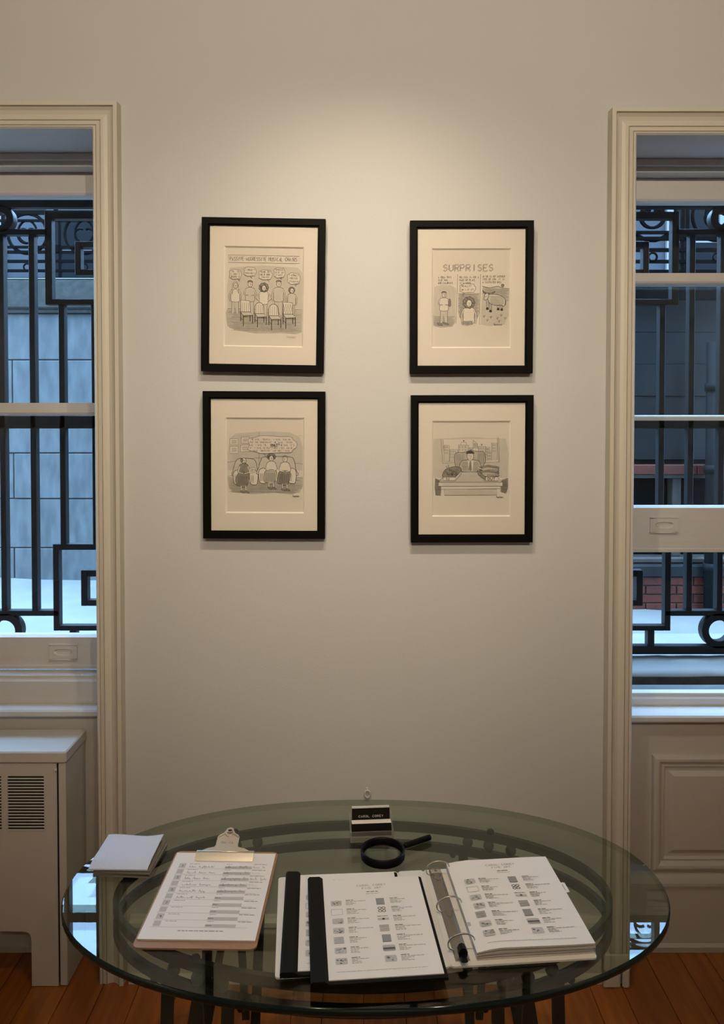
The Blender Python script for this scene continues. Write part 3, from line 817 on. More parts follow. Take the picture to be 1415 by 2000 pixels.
# -- people in chairs queue (title above)
def chair(d, x, y, s=1.0, back=0):
    """y = seat height row, x = left front; a three-quarter view dining chair"""
    q = lambda a, b_: (x + a * s, y + b_ * s)
    bp = [q(0, 0), q(0, -118), q(92, -112), q(100, 0)] if back != 1 else [q(0, 0)] + [q(46 - 46 * math.cos(R(a)), -70 - 48 * math.sin(R(a))) for a in range(0, 181, 20)] + [q(96, 0)]
    d.fill(bp, 5); d.line(bp + [bp[0]], 4.5, 0)
    if back == 2:
        for i in range(5): d.line([q(2 + i * 22, -4), q(min(94, 30 + i * 22), -100)], 2.4, 1); d.line([q(94 - i * 22, -4), q(max(2, 66 - i * 22), -100)], 2.4, 1)
    else:
        for i in range(4): d.line([q(18 + i * 20, -6), q(18 + i * 20, -96)], 2.6, 1)
    st = [q(-4, 0), q(96, -2), q(126, 32), q(28, 38)]
    d.fill(st, 4); d.line(st + [st[0]], 4.5, 0)
    for a, b_, h in ((0, 2, 92), (28, 38, 106), (122, 34, 86), (96, 36, 58)): d.line([q(a, b_), q(a + 1, b_ + h)], 6.5, 0)
    d.line([q(2, 62), q(28, 84)], 4, 0); d.line([q(28, 48), q(122, 44)], 3.4, 1)
    d.line([q(34, 142), q(78, 168)], 3, 2); d.line([q(124, 116), q(150, 140)], 3, 2)
def stander(d, x, y, s, hairkind, arms, tex, legs=True, look=0):
    """standing figure: (x, y) chin; s scale"""
    q = lambda a, b_: (x + a * s, y + b_ * s)
    if legs:
        lg = [q(-44, 165), q(-50, 330), q(-14, 330), q(-4, 205), q(10, 330), q(46, 330), q(46, 165)]
        d.fill(lg, 4); d.line(lg, 3.6, 1)
        d.vhatch(x - 44 * s, y + 180 * s, x + 44 * s, y + 320 * s, 7, 2.2, 2)
    to = [q(-20, 8), q(-58, 32), q(-56, 110), q(-48, 172), q(50, 172), q(56, 110), q(58, 32), q(20, 8)]
    d.blob(to, 5 if tex == 0 else 4, 4, 1)
    if tex == 2: d.hatch(x - 44 * s, y + 40 * s, x + 46 * s, y + 165 * s, 8, 2.2, 2)
    for sd in (-1, 1):
        if arms == 0: pts = [q(sd * 54, 34), q(sd * 74, 90), q(sd * 66, 178)]
        elif arms == 1: pts = [q(sd * 54, 34), q(sd * 104, 92), q(sd * 50, 140)]
        else: pts = [q(sd * 54, 34), q(sd * 70, 92), q(sd * 14, 96)]
        d.smooth(pts, 15 * s, 5); d.smooth([(p[0] + sd * 7 * s, p[1]) for p in pts], 3.6, 1); d.smooth([(p[0] - sd * 6 * s, p[1] + 4) for p in pts], 3, 1)
    if hairkind == 'big': d.hair(x, y - 40 * s, 62 * s, 60 * s)
    if hairkind == 'bob': d.hair(x, y - 42 * s, 46 * s, 44 * s, 3, False)
    if hairkind == 'long': d.blob([q(-34, -60), q(0, -88), q(34, -60), q(40, 10), q(44, 70), q(20, 20), q(-22, 20), q(-44, 80), q(-40, 0)], 4, 3, 1)
    d.face(x + 2, y - 32 * s, 27 * s, 36 * s, look)
    if hairkind == 'short': d.hair(x, y - 52 * s, 32 * s, 24 * s, 3, False, 0, 180)
D1 = Draw(713, 881, K, 1)
D1.fill([(345, 1010), (330, 1060), (345, 1190), (420, 1230), (640, 1262), (900, 1255), (1060, 1262), (1108, 1240), (1108, 1010)][::-1][::-1], 2)
D1.fill([(365, 600), (340, 800), (345, 1010), (1108, 1010), (1108, 640), (1060, 590), (700, 570)], 4)
for i in range(11): D1.hatch(350, 1040 + i * 18, 1100, 1056 + i * 18, 2, 2.4, 1 if i % 3 == 0 else 3, 6)
D1.line([(345, 1004), (700, 1008), (1108, 1002)], 4, 5); D1.line([(345, 1012), (1108, 1010)], 3, 1)
D1.rect(352, 474, 1074, 548, None, 3.6, 1); D1.text('PASSIVE-AGGRESSIVE MUSICAL CHAIRS', 368, 528, 38, 682, 4.4, 1)
for args in ((425, 806, .78, 'long', 0, 0), (575, 790, .84, 'short', 2, 2), (715, 826, .78, 'big', 1, 0), (866, 784, .86, 'short', 0, 2), (1000, 846, .70, 'bob', 0, 4)):
    stander(D1, *args)
for args in ((482, 1045, 1.0, 0), (628, 1060, .95, 1), (770, 1080, 1.0, 1), (915, 1062, 1.03, 2)): chair(D1, *args)
for (x0, y0, x1, y1, tl, ls) in ((366, 618, 484, 716, (460, 712, 468, 740), ["NO, NO", "I DON'T", "DESERVE IT"]), (512, 592, 634, 682, (586, 680, 588, 704), ["I COULDN'T", "POSSIBLY"]), (664, 618, 796, 716, (760, 712, 770, 742), ["MAYBE TRY", "ONE OF THOSE", "CHAIRS"]), (818, 594, 926, 694, (886, 690, 896, 712), ["SOMEONE", "ELSE GO", "FIRST"]), (956, 644, 1082, 756, (1040, 752, 1040, 782), ["I ACTUALLY", "PREFER", "STANDING"])):
    D1.cloud(x0, y0, x1, y1, 5, tl); n_ = len(ls); st_ = (y1 - y0) / (n_ + .6)
    for i, s_ in enumerate(ls):
        wd = min((x1 - x0) * .74, len(s_) * 13); D1.text(s_, (x0 + x1) / 2 - wd / 2, y0 + st_ * (i + 1.05), 18, wd, 3, 1)
D1.sign(955, 1292, 90, 6)
# -- couple and listener
D2 = Draw(719, 825, K, 2)
D2.fill([(420, 505), (360, 560), (340, 700), (338, 880), (1112, 880), (1112, 640), (1080, 540), (980, 490), (700, 480)], 4)
D2.fill([(338, 950), (350, 1060), (400, 1110), (600, 1128), (820, 1112), (1000, 1130), (1080, 1100), (1112, 1050), (1112, 950)][::-1], 2)
D2.hatch(345, 960, 1108, 1110, 26, 2.4, 3, 5); D2.hatch(345, 520, 1105, 800, 16, 2.2, 2, -4)
D2.line([(338, 800), (660, 750), (1112, 815)], 3, 1); D2.vhatch(342, 800, 1110, 948, 34, 2, 2); D2.line([(338, 944), (620, 900), (1112, 960)], 3, 1)
D2.line([(665, 490), (660, 900)], 2.6, 1)
for (a, b_, c_, e) in ((364, 556, 448, 620), (480, 540, 562, 602), (364, 636, 448, 708), (474, 620, 566, 690)):
    D2.rect(a, b_, c_, e, 5, 3.2, 1); D2.hatch(a + 16, b_ + 16, c_ - 14, e - 12, 4, 2.6, 1, -3)
def armchair(d, x0, x1, yt, ys, yb_, m=4):
    d.blob([(x0, ys + 60), (x0 - 4, ys - 20), (x0 + 20, yt + 30), (x0 + 60, yt), (x1 - 70, yt), (x1 - 20, yt + 30), (x1, ys), (x1, ys + 70)], m, 4.5, 0)
    d.hatch(x0 + 20, yt + 40, x1 - 20, ys + 10, 8, 2.4, 2)
    d.fill([(x0 + 40, ys), (x0 + 40, yb_ - 30), (x1 - 40, yb_ - 30), (x1 - 40, ys)], 5)
    for a in (x0, x1 - 78):
        d.blob([(a - 6, ys + 40), (a + 10, ys), (a + 50, ys - 12), (a + 80, ys + 22), (a + 78, yb_ - 30), (a + 60, yb_), (a + 6, yb_ - 14)], 5, 4.5, 0)
        d.vhatch(a + 6, ys + 40, a + 40, yb_ - 20, 5, 2.6, 3)
armchair(D2, 404, 648, 760, 890, 1030); armchair(D2, 664, 1040, 742, 870, 1015)
def sitter(d, x, y, s, hairkind, m, skirt, look=0):
    q = lambda a, b_: (x + a * s, y + b_ * s)
    d.blob([q(-18, 6), q(-56, 34), q(-50, 130), q(50, 130), q(54, 34), q(18, 6)], 5 if m is None else m, 4, 0)
    lap = [q(-60, 120), q(-96, 190), q(-90, 270), q(-40, 280), q(-20, 300), q(34, 280), q(60, 200), q(58, 124)]
    d.blob(lap, 2 if skirt else 3, 4, 0); d.vhatch(x - 80 * s, y + 150 * s, x + 46 * s, y + 270 * s, 10, 2.8, 1 if skirt else 0)
    for sd in (-36, 20): d.line([q(sd, 280), q(sd + 2, 345)], 9, 5); d.line([q(sd - 6, 280), q(sd - 4, 340)], 3, 0); d.blob([q(sd - 8, 340), q(sd + 12, 338), q(sd + 46, 360), q(sd + 30, 366), q(sd - 4, 354)], 3, 3, 0)
    d.smooth([q(-50, 40), q(-66, 110), q(-10, 126)], 12 * s, 5); d.smooth([q(-58, 40), q(-74, 112), q(-10, 132)], 3.4, 0)
    d.smooth([q(50, 40), q(64, 110), q(10, 128)], 12 * s, 5); d.smooth([q(56, 40), q(72, 112), q(12, 134)], 3.4, 0)
    if hairkind == 'big': d.hair(x, y - 52 * s, 56 * s, 40 * s)
    d.face(x, y - 30 * s, 28 * s, 36 * s, look)
    if hairkind == 'short': d.hair(x, y - 52 * s, 32 * s, 22 * s, 3, False, 0, 180)
    if hairkind == 'bald': d.hair(x - 26 * s, y - 34 * s, 14 * s, 24 * s, 3, False); d.hair(x + 4, y - 6 * s, 22 * s, 14 * s, 3, False, 180, 360)
sitter(D2, 508, 808, .84, 'bald', 3, False, .6); sitter(D2, 790, 782, .80, 'big', None, True); sitter(D2, 930, 790, .82, 'short', None, False, -.3)
D2.fill([(560, 862), (560, 916), (622, 900), (622, 846)], 5); D2.line([(560, 862), (560, 916), (622, 900), (622, 846), (560, 862)], 3.4, 0); D2.hatch(570, 868, 614, 900, 4, 2.4, 1, -6)
D2.cloud(548, 528, 1040, 704, 5, (715, 700, 735, 748), 3.8)
for i, (s_, a, wd) in enumerate((('HE SAID, "TRAVELS." I SAID, "DID YOU', 588, 400), ('PUT THE SOMETHING?" HE SAID, "NEVER', 572, 430), ('MIND." I SAID, "NO,            " HE SAID, "IT\'S', 560, 462), ("IT.\" I SAID, SO THAT'S WHAT I GET, AND HE", 566, 440), ('SAID, "WHATEVER," AND THEN I SAID', 604, 370))):
    D2.text(s_, a, 572 + i * 29, 17, wd, 2.7, 1)
D2.text('WHAT?', 782, 632, 24, 92, 6.4, 0)
D2.line([(782, 638), (850, 636)], 4, 0); D2.sign(1010, 1146, 66)
# -- three panel page
D3 = Draw(713, 898, K, 3)
for dx_, dy_ in ((0, 0), (7, -6)): D3.text('SURPRISES', 426 + dx_, 632 + dy_, 66, 506, 3.6, 1, 0.03)
D3.fill([(335, 790), (322, 1080), (330, 1180), (400, 1202), (520, 1190), (552, 1150), (560, 800), (500, 770), (400, 765)][::1], 4)
D3.fill([(322, 1075), (330, 1180), (400, 1202), (520, 1190), (552, 1150), (556, 1085)], 2)
for i in range(5): D3.line([(345 + i * 44, 800), (365 + i * 44, 880), (345 + i * 44, 960), (365 + i * 44, 1060)], 2.4, 2)
D3.hatch(328, 1085, 550, 1185, 14, 2.4, 3)
D3.fill([(582, 850), (580, 1040), (600, 1110), (780, 1110), (800, 1040), (800, 850)], 2); D3.hatch(584, 855, 798, 1100, 26, 2.4, 1)
D3.fill([(830, 790), (812, 1060), (815, 1170), (900, 1186), (1050, 1170), (1098, 1080), (1104, 810), (1020, 790), (960, 795)], 4)
D3.fill([(830, 780), (900, 795), (980, 782), (1040, 800), (1104, 810), (1100, 930), (830, 860)], 2); D3.hatch(832, 800, 1100, 920, 12, 2.2, 1, 14); D3.hatch(820, 950, 1096, 1170, 16, 2.0, 2, 6)
D3.smooth([(826, 780), (900, 796), (985, 782), (1040, 800), (1104, 806)], 3.4, 0); D3.ell(1034, 774, 15, 15, 3, 3, 0); D3.line([(1034, 786), (1036, 800)], 3, 0)
D3.line([(575, 660), (560, 1160)], 2.8, 1); D3.line([(808, 660), (800, 1172)], 2.8, 1)
for x_, ls in ((376, ("A SODA THIS", "SIZE HAS", "600 CALORIES")), (594, ("MELISSA IS NOT A", "MADE-UP PLACE", "IN A NOVEL")), (830, ("AN OX IS NOT ANOTHER", "TYPE OF COW. IT IS", "A CASTRATED BULL"))):
    for i, s_ in enumerate(ls): D3.text(s_, x_, 700 + i * 29 - (8 if x_ > 800 else 0), 19, min(226, len(s_) * 12.2), 2.8, 1)
D3.cloud(598, 756, 756, 846, 5, (640, 842, 628, 884)); D3.text('REALLY?', 618, 788, 19, 96, 3, 1); D3.text('AM I IN IT?', 614, 826, 19, 124, 3, 1)
stander(D3, 436, 892, .78, 'short', 2, 0, True, .4); D3.blob([(486, 980), (482, 940), (490, 912), (500, 912), (506, 940), (504, 980)], 3, 3, 0)
D3.blob([(370, 1152), (410, 1160), (424, 1178), (380, 1172)], 3, 3, 0); D3.blob([(424, 1146), (470, 1156), (486, 1170), (440, 1166)], 3, 3, 0)
stander(D3, 690, 986, .98, 'big', 0, 0, False); D3.fill([(622, 1132), (618, 1170), (680, 1182), (732, 1166), (732, 1130)], 2); D3.vhatch(622, 1132, 732, 1172, 14, 2.6, 0)
ox = [(862, 900), (850, 870), (872, 855), (900, 862), (960, 862), (1020, 880), (1058, 910), (1062, 950), (1050, 985), (1020, 975), (960, 975), (930, 965), (900, 950), (880, 910)]
for a, b_ in ((880, 925), (912, 950), (990, 960), (1026, 965)):
    D3.fill([(a - 13, b_), (a - 9, b_ + 88 - (30 if a > 950 else 0)), (a + 9, b_ + 88 - (30 if a > 950 else 0)), (a + 13, b_)], 2); D3.line([(a - 12, b_), (a - 9, b_ + 82 - (30 if a > 950 else 0))], 3, 0); D3.line([(a + 12, b_), (a + 9, b_ + 82 - (30 if a > 950 else 0))], 3, 0)
    D3.blob([(a - 14, b_ + 92 - (30 if a > 950 else 0)), (a - 9, b_ + 72 - (30 if a > 950 else 0)), (a + 9, b_ + 72 - (30 if a > 950 else 0)), (a + 13, b_ + 94 - (30 if a > 950 else 0))], 0, 0, 0)
D3.blob(ox, 4, 4, 0); D3.hatch(900, 880, 1050, 970, 12, 2.4, 3, 5)
D3.blob([(850, 868), (872, 850), (892, 866), (884, 905), (862, 922), (842, 914), (848, 890)], 4, 4, 0); D3.ell(864, 886, 3.5, 3.5, 0, 0)
D3.smooth([(868, 856), (840, 846), (830, 820), (842, 838), (876, 850)], 4, 0); D3.smooth([(880, 852), (920, 848), (956, 836), (926, 860), (888, 862)], 4, 0); D3.smooth([(1056, 905), (1068, 940), (1062, 975)], 4, 0)
for a, b_ in ((845, 1090), (880, 1130), (915, 1100), (980, 1110), (1020, 1080), (1000, 1140), (1060, 1110)): D3.line([(a - 12, b_ - 14), (a, b_ + 8), (a + 14, b_ - 16)], 3, 1); D3.line([(a, b_ + 8), (a + 2, b_ - 20)], 2.6, 1)
D3.sign(946, 1172, 86)
# -- desk with trays
D4 = Draw(718, 866, K, 4)
D4.fill([(330, 560), (318, 800), (330, 960), (1090, 960), (1100, 700), (1070, 560), (700, 540)], 4)
D4.fill([(345, 960), (340, 1060), (350, 1140), (405, 1146), (410, 1000)][::-1], 3); D4.fill([(1095, 960), (1096, 1060), (1070, 1126), (1015, 1100), (1030, 980)], 3)
D4.hatch(346, 975, 404, 1138, 16, 2.8, 0); D4.hatch(1020, 985, 1094, 1115, 14, 2.8, 0)
D4.fill([(428, 566), (424, 800), (992, 790), (980, 560)], 5); D4.line([(404, 560), (424, 812), (560, 800)], 3.4, 1); D4.line([(426, 566), (440, 796), (560, 788)], 3, 1); D4.line([(980, 545), (994, 800), (850, 806)], 3.4, 1); D4.line([(996, 545), (1004, 800)], 3, 1)
for (a, b_, c_, e) in ((434, 624, 490, 790), (496, 668, 580, 790), (584, 622, 690, 730), (694, 650, 730, 730), (786, 636, 860, 720), (862, 644, 906, 780), (880, 684, 925, 782), (922, 604, 980, 778)):
    D4.rect(a, b_, c_, e, 4, 2.8, 1)
    for i in range(3):
        for j in range(3): D4.line([(a + 10 + i * (c_ - a - 16) / 3, b_ + 14 + j * 30), (a + 12 + i * (c_ - a - 16) / 3, b_ + 28 + j * 30)], 4, 1)
D4.line([(584, 622), (610, 622), (610, 596), (664, 596), (664, 622)], 3, 1); D4.ell(638, 580, 7, 7, 0, 0); D4.line([(734, 575), (734, 660), (780, 660), (780, 610), (734, 575)], 3, 1); D4.vhatch(738, 600, 778, 656, 6, 2.4, 1); D4.ell(822, 620, 7, 7, 3, 2)
D4.blob([(560, 850), (545, 780), (556, 706), (640, 700), (700, 680), (790, 690), (848, 700), (860, 780), (846, 820), (780, 890), (620, 890)], 2, 4.5, 0); D4.vhatch(560, 715, 640, 840, 9, 3, 3); D4.vhatch(780, 705, 850, 820, 9, 3, 3)
D4.blob([(668, 775), (612, 795), (600, 890), (806, 890), (800, 795), (746, 775)], 2, 4, 0); D4.hatch(612, 800, 800, 886, 12, 2.6, 3); D4.fill([(680, 780), (690, 888), (730, 888), (740, 780)], 5); D4.fill([(700, 790), (688, 880), (708, 890), (722, 880), (714, 790)], 3)
D4.face(706, 738, 34, 44); D4.hair(704, 712, 42, 26, 0, False, 0, 180)
dk = [(380, 1004), (470, 900), (940, 900), (1034, 1004)]; D4.fill(dk, 4); D4.line(dk + [dk[0]], 3.6, 0); D4.hatch(440, 930, 980, 1000, 8, 2.2, 2)
D4.rect(380, 1006, 1036, 1046, 5, 3.4, 1); D4.rect(440, 1076, 980, 1138, 4, 3, 1); D4.line([(400, 1046), (404, 1076), (1012, 1072), (1016, 1046)], 3, 1); D4.hatch(384, 1012, 1030, 1042, 5, 2.2, 2); D4.hatch(446, 1080, 976, 1132, 7, 2.2, 2)
D4.blob([(428, 952), (436, 890), (480, 860), (540, 846), (596, 850), (614, 890), (560, 950)], 3, 4.5, 0)
for i in range(20): D4.line(circ(D4.r.uniform(446, 596), D4.r.uniform(866, 930), 10, 6, 0, 260), 3.6, 0)
D4.line([(470, 860), (456, 838)], 4, 0); D4.line([(486, 858), (478, 824)], 4, 0)
D4.fill([(550, 956), (612, 890), (612, 920), (552, 990)], 4); D4.line([(550, 956), (612, 890), (612, 920), (552, 990)], 3.4, 0)
D4.rect(426, 952, 550, 990, 5, 4, 0); D4.text('IN', 456, 984, 26, 34, 5, 0)
for i in range(4):
    y_ = 842 + i * 26; D4.fill([(800 - i * 4, y_), (870, y_ + 26), (992, y_ + 22), (990, y_), (890, y_ - 18)], 2 if i % 2 else 3); D4.smooth([(796 - i * 4, y_ + 4), (870, y_ + 28), (992, y_ + 24), (992, y_ + 2)], 5, 0)
    for j in range(7): D4.line([(880 + j * 16, y_ + 22), (886 + j * 16, y_ + 4)], 4, 0)
D4.fill([(780, 880), (862, 952), (862, 990), (784, 925)], 3); D4.line([(780, 880), (862, 952), (862, 990), (784, 925), (780, 880)], 3.4, 0)
D4.rect(862, 950, 992, 990, 5, 4, 0); D4.text('OUT', 884, 984, 26, 78, 5.4, 0); D4.sign(974, 1160, 70)

picture('black framed drawing titled with musical chairs, upper left of the four', -.286, 2.027, .356, .441, .95, 1.6, opn(713, 881, 310, 1122, 385, 1397), D1)
picture('black framed drawing of three people seated under one long speech balloon', -.285, 1.536, .355, .429, .25, .9, opn(719, 825, 322, 1128, 340, 1320), D2)
picture('black framed three panel drawing headed SURPRISES, upper right of the four', .317, 2.022, .356, .438, -.1, 1.3, opn(713, 898, 308, 1118, 402, 1408), D3)
picture('black framed drawing of a man at a desk between IN and OUT trays', .320, 1.525, .355, .429, -.1, .9, opn(718, 866, 312, 1116, 375, 1357), D4)

# painted-over hook and a filled nail hole on the wall
hx, hz_ = ony(718, 1549, 0)
q = MB(); q.tube([(hx + a, -.006, hz_ + c) for a, c in circ(0, 0, .008, 14, ry=.011)], .0025, 6, 0, True); q.box(hx - .004, hx + .002, -.006, 0, hz_ + .010, hz_ + .018, 0, .001)
tag(q.build('wall_hook', 'wall_paint'), 'small painted over ring hook on the wall just above the glass table', 'hook')

# ================================================================== OVAL GLASS TABLE
TZ = .720; TCX, TCY = .007, -.709
tb = thing('oval_table', 'oval glass topped table on dark grey iron double ring base', 'table', (TCX, TCY, 0))
q = MB(); n = 96; EX = 2 / 2.12
def sup(t, a, b_): c, s = math.cos(t), math.sin(t); return (TCX + a * math.copysign(abs(c) ** EX, c), TCY + b_ * math.copysign(abs(s) ** EX, s))
A_, B_ = .606, .344
rings_ = [(0.0, TZ), (-.0028, TZ), (0, TZ - .0028), (0, TZ - .0125), (-.0025, TZ - .015)]
V = []
for off, z_ in rings_[1:]: V += [(*sup(2 * math.pi * i / n, A_ + off, B_ + off), z_) for i in range(n)]
q.mesh(V, [(r_ * n + i, r_ * n + (i + 1) % n, (r_ + 1) * n + (i + 1) % n, (r_ + 1) * n + i) for r_ in range(3) for i in range(n)], 1, True)
q.face([V[i] for i in range(n)], 0); q.face([V[3 * n + i] for i in range(n)][::-1], 0)
q.build('glass_top', ['table_glass', 'glass_rim'], tb)
RCX, RCY, RA, RB = .0015, -.694, .510, .270
def oval_bar(z0, z1, a, b_, th=.011):
    q = MB(); m_ = 88; pr = [(-th, z0), (0, z0), (0, z1), (-th, z1)]
    V = []
    for i in range(m_):
        t = 2 * math.pi * i / m_
        for u, z_ in pr: V.append((RCX + (a + u) * math.cos(t), RCY + (b_ + u) * math.sin(t), z_))
    F = []
    for i in range(m_):
        j = (i + 1) % m_
        for k in range(4): F.append((i * 4 + k, j * 4 + k, j * 4 + (k + 1) % 4, i * 4 + (k + 1) % 4))
    q.mesh(V, F)
    return q
oval_bar(.678, .698, RA, RB).build('upper_ring', 'table_iron', tb)
oval_bar(.634, .654, RA, RB).build('lower_ring', 'table_iron', tb)
def on_ring(x_, sgn, inset=.0055):
    a, b_ = RA - inset, RB - inset; return RCX + x_, RCY + sgn * b_ * math.sqrt(max(0, 1 - (x_ / a) ** 2))
for sx in (-1, 1):
    for sy in (-1, 1):
        for x_ in (.249, .296, .344):
            p_ = on_ring(sx * x_, sy); q = MB(); q.ball((p_[0], p_[1], .666), .0125, 0, 14); q.build('ball', 'table_iron', tb)
        p_ = on_ring(sx * .30, sy)
        q = MB(); q.lathe([(0, 0), (.009, 0), (.009, .0030), (.007, .0065), (0, .0065)], (p_[0], p_[1], .698), 12); q.build('glass_pad', 'black_plastic', tb)
        # leg: two splayed flat bars, an inverted V between them, a shoe bar
        q = MB()
        def flat(pa, pb, w_, th=.010):
            pa, pb = Vector(pa), Vector(pb); t_ = (pb - pa).normalized()
            tx = Vector((1, 0, 0)); tx = (tx - t_ * tx.dot(t_)).normalized(); ty = t_.cross(tx)
            V_ = [p__ + tx * (s1 * w_ / 2) + ty * (s2 * th / 2) for p__ in (pa, pb) for s1, s2 in ((-1, -1), (1, -1), (1, 1), (-1, 1))]
            q.mesh([v[:] for v in V_], [(0, 1, 2, 3), (7, 6, 5, 4), (0, 4, 5, 1), (1, 5, 6, 2), (2, 6, 7, 3), (3, 7, 4, 0)])
        i1 = on_ring(sx * .238, sy); i2 = on_ring(sx * .356, sy); im = on_ring(sx * .297, sy)
        yo = RCY + sy * .205
        f1 = (RCX + sx * .262, yo, .012); f2 = (RCX + sx * .372, yo - sy * .012, .012)
        flat((*i1, .640), f1, .022); flat((*i2, .640), f2, .022)
        flat((*im, .634), (f1[0] + sx * .012, f1[1], .26), .017); flat((*im, .634), (f2[0] - sx * .012, f2[1], .26), .017)
        flat((f1[0] - .03 * sx, yo, .008), (f2[0] + .03 * sx, yo - sy * .012, .008), .016, .014)
        q.build('leg', 'table_iron', tb)
        # screw heads under the lower ring
        for x_ in (.215, .385):
            p_ = on_ring(sx * x_, sy); q = MB(); q.ball((p_[0], p_[1], .631), .008, 0, 8); q.build('bolt', 'black_plastic', tb)
q = MB()
for sx in (-1, 1):
    q.tube([(RCX + sx * .31, RCY - .2, .02), (RCX + sx * .12, RCY - .06, .10), (RCX + sx * .04, RCY, .12), (RCX + sx * .12, RCY + .06, .10), (RCX + sx * .31, RCY + .2, .02)], .009, 8)
q.tube([(RCX + a, RCY + c, .12) for a, c in circ(0, 0, .05, 20)], .009, 8, 0, True)
q.build('stretcher', 'table_iron', tb)

# ================================================================== THINGS ON THE TABLE
def rot2(deg): c, s = math.cos(R(deg)), math.sin(R(deg)); return lambda x_, y_: (x_ * c - y_ * s, x_ * s + y_ * c)
Z0 = TZ + .0003
# --- clipboard
cb = thing('clipboard', 'brown hardboard clipboard with metal clip, left on the glass table', 'clipboard', (-.297, -.760, Z0), (0, 0, R(-1.2)))
q = MB(); q.prism(rrect(-.1115, .1115, -.1545, .1545, .012), 'z', 0, .0032); q.build('board', 'hardboard', cb, True)
sh = thing('sign_in_sheet', 'printed sign in form with handwritten entries, held on the clipboard', 'paper', (-.297, -.760, Z0 + .0034), (0, 0, R(-1.2)))
PW, PH = .2145, .2790
def paper(parent, w, h, z0, z1, wob, name='sheet', m=('page', 'page_edge'), cy=0.0):
    q = MB(); nx, ny = 8, 10
    def zz(i, j): return z1 + wob * (math.sin(i * .9 + 1.0) * .5 + math.cos(j * .7) * .5)
    T = [(-w / 2 + w * i / nx, cy - h / 2 + h * j / ny, zz(i, j)) for j in range(ny + 1) for i in range(nx + 1)]
    q.mesh(T, [(j * (nx + 1) + i, j * (nx + 1) + i + 1, (j + 1) * (nx + 1) + i + 1, (j + 1) * (nx + 1) + i) for j in range(ny) for i in range(nx)], 0, True)
    edge = [(i, 0) for i in range(nx)] + [(nx, j) for j in range(ny)] + [(nx - i, ny) for i in range(nx)] + [(0, ny - j) for j in range(ny)]
    for k, (i, j) in enumerate(edge):
        i2, j2 = edge[(k + 1) % len(edge)]
        a, c = T[j * (nx + 1) + i], T[j2 * (nx + 1) + i2]
        q.face([(a[0], a[1], z0), (c[0], c[1], z0), c, a], 1)
    q.face([(-w / 2, cy - h / 2, z0), (-w / 2, cy + h / 2, z0), (w / 2, cy + h / 2, z0), (w / 2, cy - h / 2, z0)], 1)
    return q.build(name, list(m), parent, True)
PCYo = .0035
s1 = paper(sh, PW, PH, 0, .0028, 0.0, cy=PCYo)
class Print:
    MATS = ['print_black', 'print_grey', 'print_pale', 'biro', 'print_mid']
    def __init__(s, seed): s.mb = MB(); s.r = random.Random(seed); s.z = 0.0
    def bar(s, x0, x1, y0, y1, m=1):
        s.z += 4e-7 if m != 2 else 0; z = s.z if m != 2 else 0
        if m == 4: z += .00001
        s.mb.face([(x0, y0, z), (x1, y0, z), (x1, y1, z), (x0, y1, z)], m)
    def line(s, pts, w, m=1): s.mb.ribbon([(a, b_, 0.00002) for a, b_ in pts], w, m)
    def words(s, x0, x1, y, h, m=1):
        x_ = x0
        while x_ < x1:
            w = min(x1 - x_, s.r.uniform(2.2, 6.5) * h); s.bar(x_, x_ + w, y, y + h * .75, m); x_ += w + h * .7
    def text(s, t, x, y, h, w, lw, m=0):
        for st in letters(t, x, y, h, w, 2.0): s.mb.ribbon([(a, b_, .00002) for a, b_ in st], lw, m)
    def script(s, x0, x1, y, h, m=3, lw=.00055):
        x_ = x0
        while x_ < x1 - .004:
            w = min(x1 - x_, s.r.uniform(.012, .034)); n_ = max(6, int(w / .00105)); pts = []
            for i in range(n_):
                u = i % 2; tall = s.r.random()
                pts.append((x_ + w * i / (n_ - 1), y + (h * (.22 + .22 * s.r.random()) if u else s.r.uniform(-.05, .08) * h) + (h * .5 if (tall < .14 or i == 1) and u else 0) - (h * .4 if tall > .92 else 0)))
            s.line(cat(pts, False, 3), lw, m); x_ += w + .006
    def build(s, parent, z):
        s.mb.v = [(v[0], v[1], v[2] + z) for v in s.mb.v]; s.mb.keep = True
        return s.mb.build('print', Print.MATS, parent, True)
pr = Print(11); rowh = .0207; y0 = .105
for i in range(10):
    yt = y0 - i * rowh; yb_ = yt - rowh
    pr.bar(-.0905, -.0765, yb_ + .0025, yt - .002, 2)
    if i % 2 == 0: pr.text(str(i + 1), -.0850, yb_ + .0065, .007, .004, .0013)
    else: pr.line([(-.0865, yb_ + .0065), (-.0800, yb_ + .0065), (-.0800, yt - .006), (-.0865, yt - .006), (-.0865, yb_ + .0065)], .0012, 4)
    pr.bar(-.093, .086, yb_, yb_ + .0006, 1)
    pr.words(-.070, -.048, yt - .0042, .0018, 1); pr.words(.0085, .021, yt - .0042, .0018, 1); pr.words(.067 - (i % 3) * .001, .094, yt - .0042, .0018, 0)
    pr.bar(.0075, .0645, yb_ + .0012, yb_ + .0098, 2); pr.words(.008, .0195, yb_ + .005, .0020, 0)
    if i < 6:
        hh = .0105 if i == 2 else .008
        pr.script(-.068, -.016 + .008 * (i % 2), yb_ + .0045, hh, 3)
        if i < 5: pr.script(.014, .060, yb_ + .0055, hh, 3)
        if i in (0, 2): pr.script(.067, .092 + (.008 if i == 2 else 0), yb_ + .0045, hh, 3)
        if i in (1, 3): pr.script(.067, .084, yb_ + .006, .006, 4)
pr.words(-.040, .044, y0 - 10 * rowh - .0105, .0020, 0)
pr.mb.v = [(v[0], v[1] + PCYo - .004, v[2]) for v in pr.mb.v]
pr.build(s1, .00296)
# metal clip (part of the clipboard)
q = MB(); 
zp = .0075
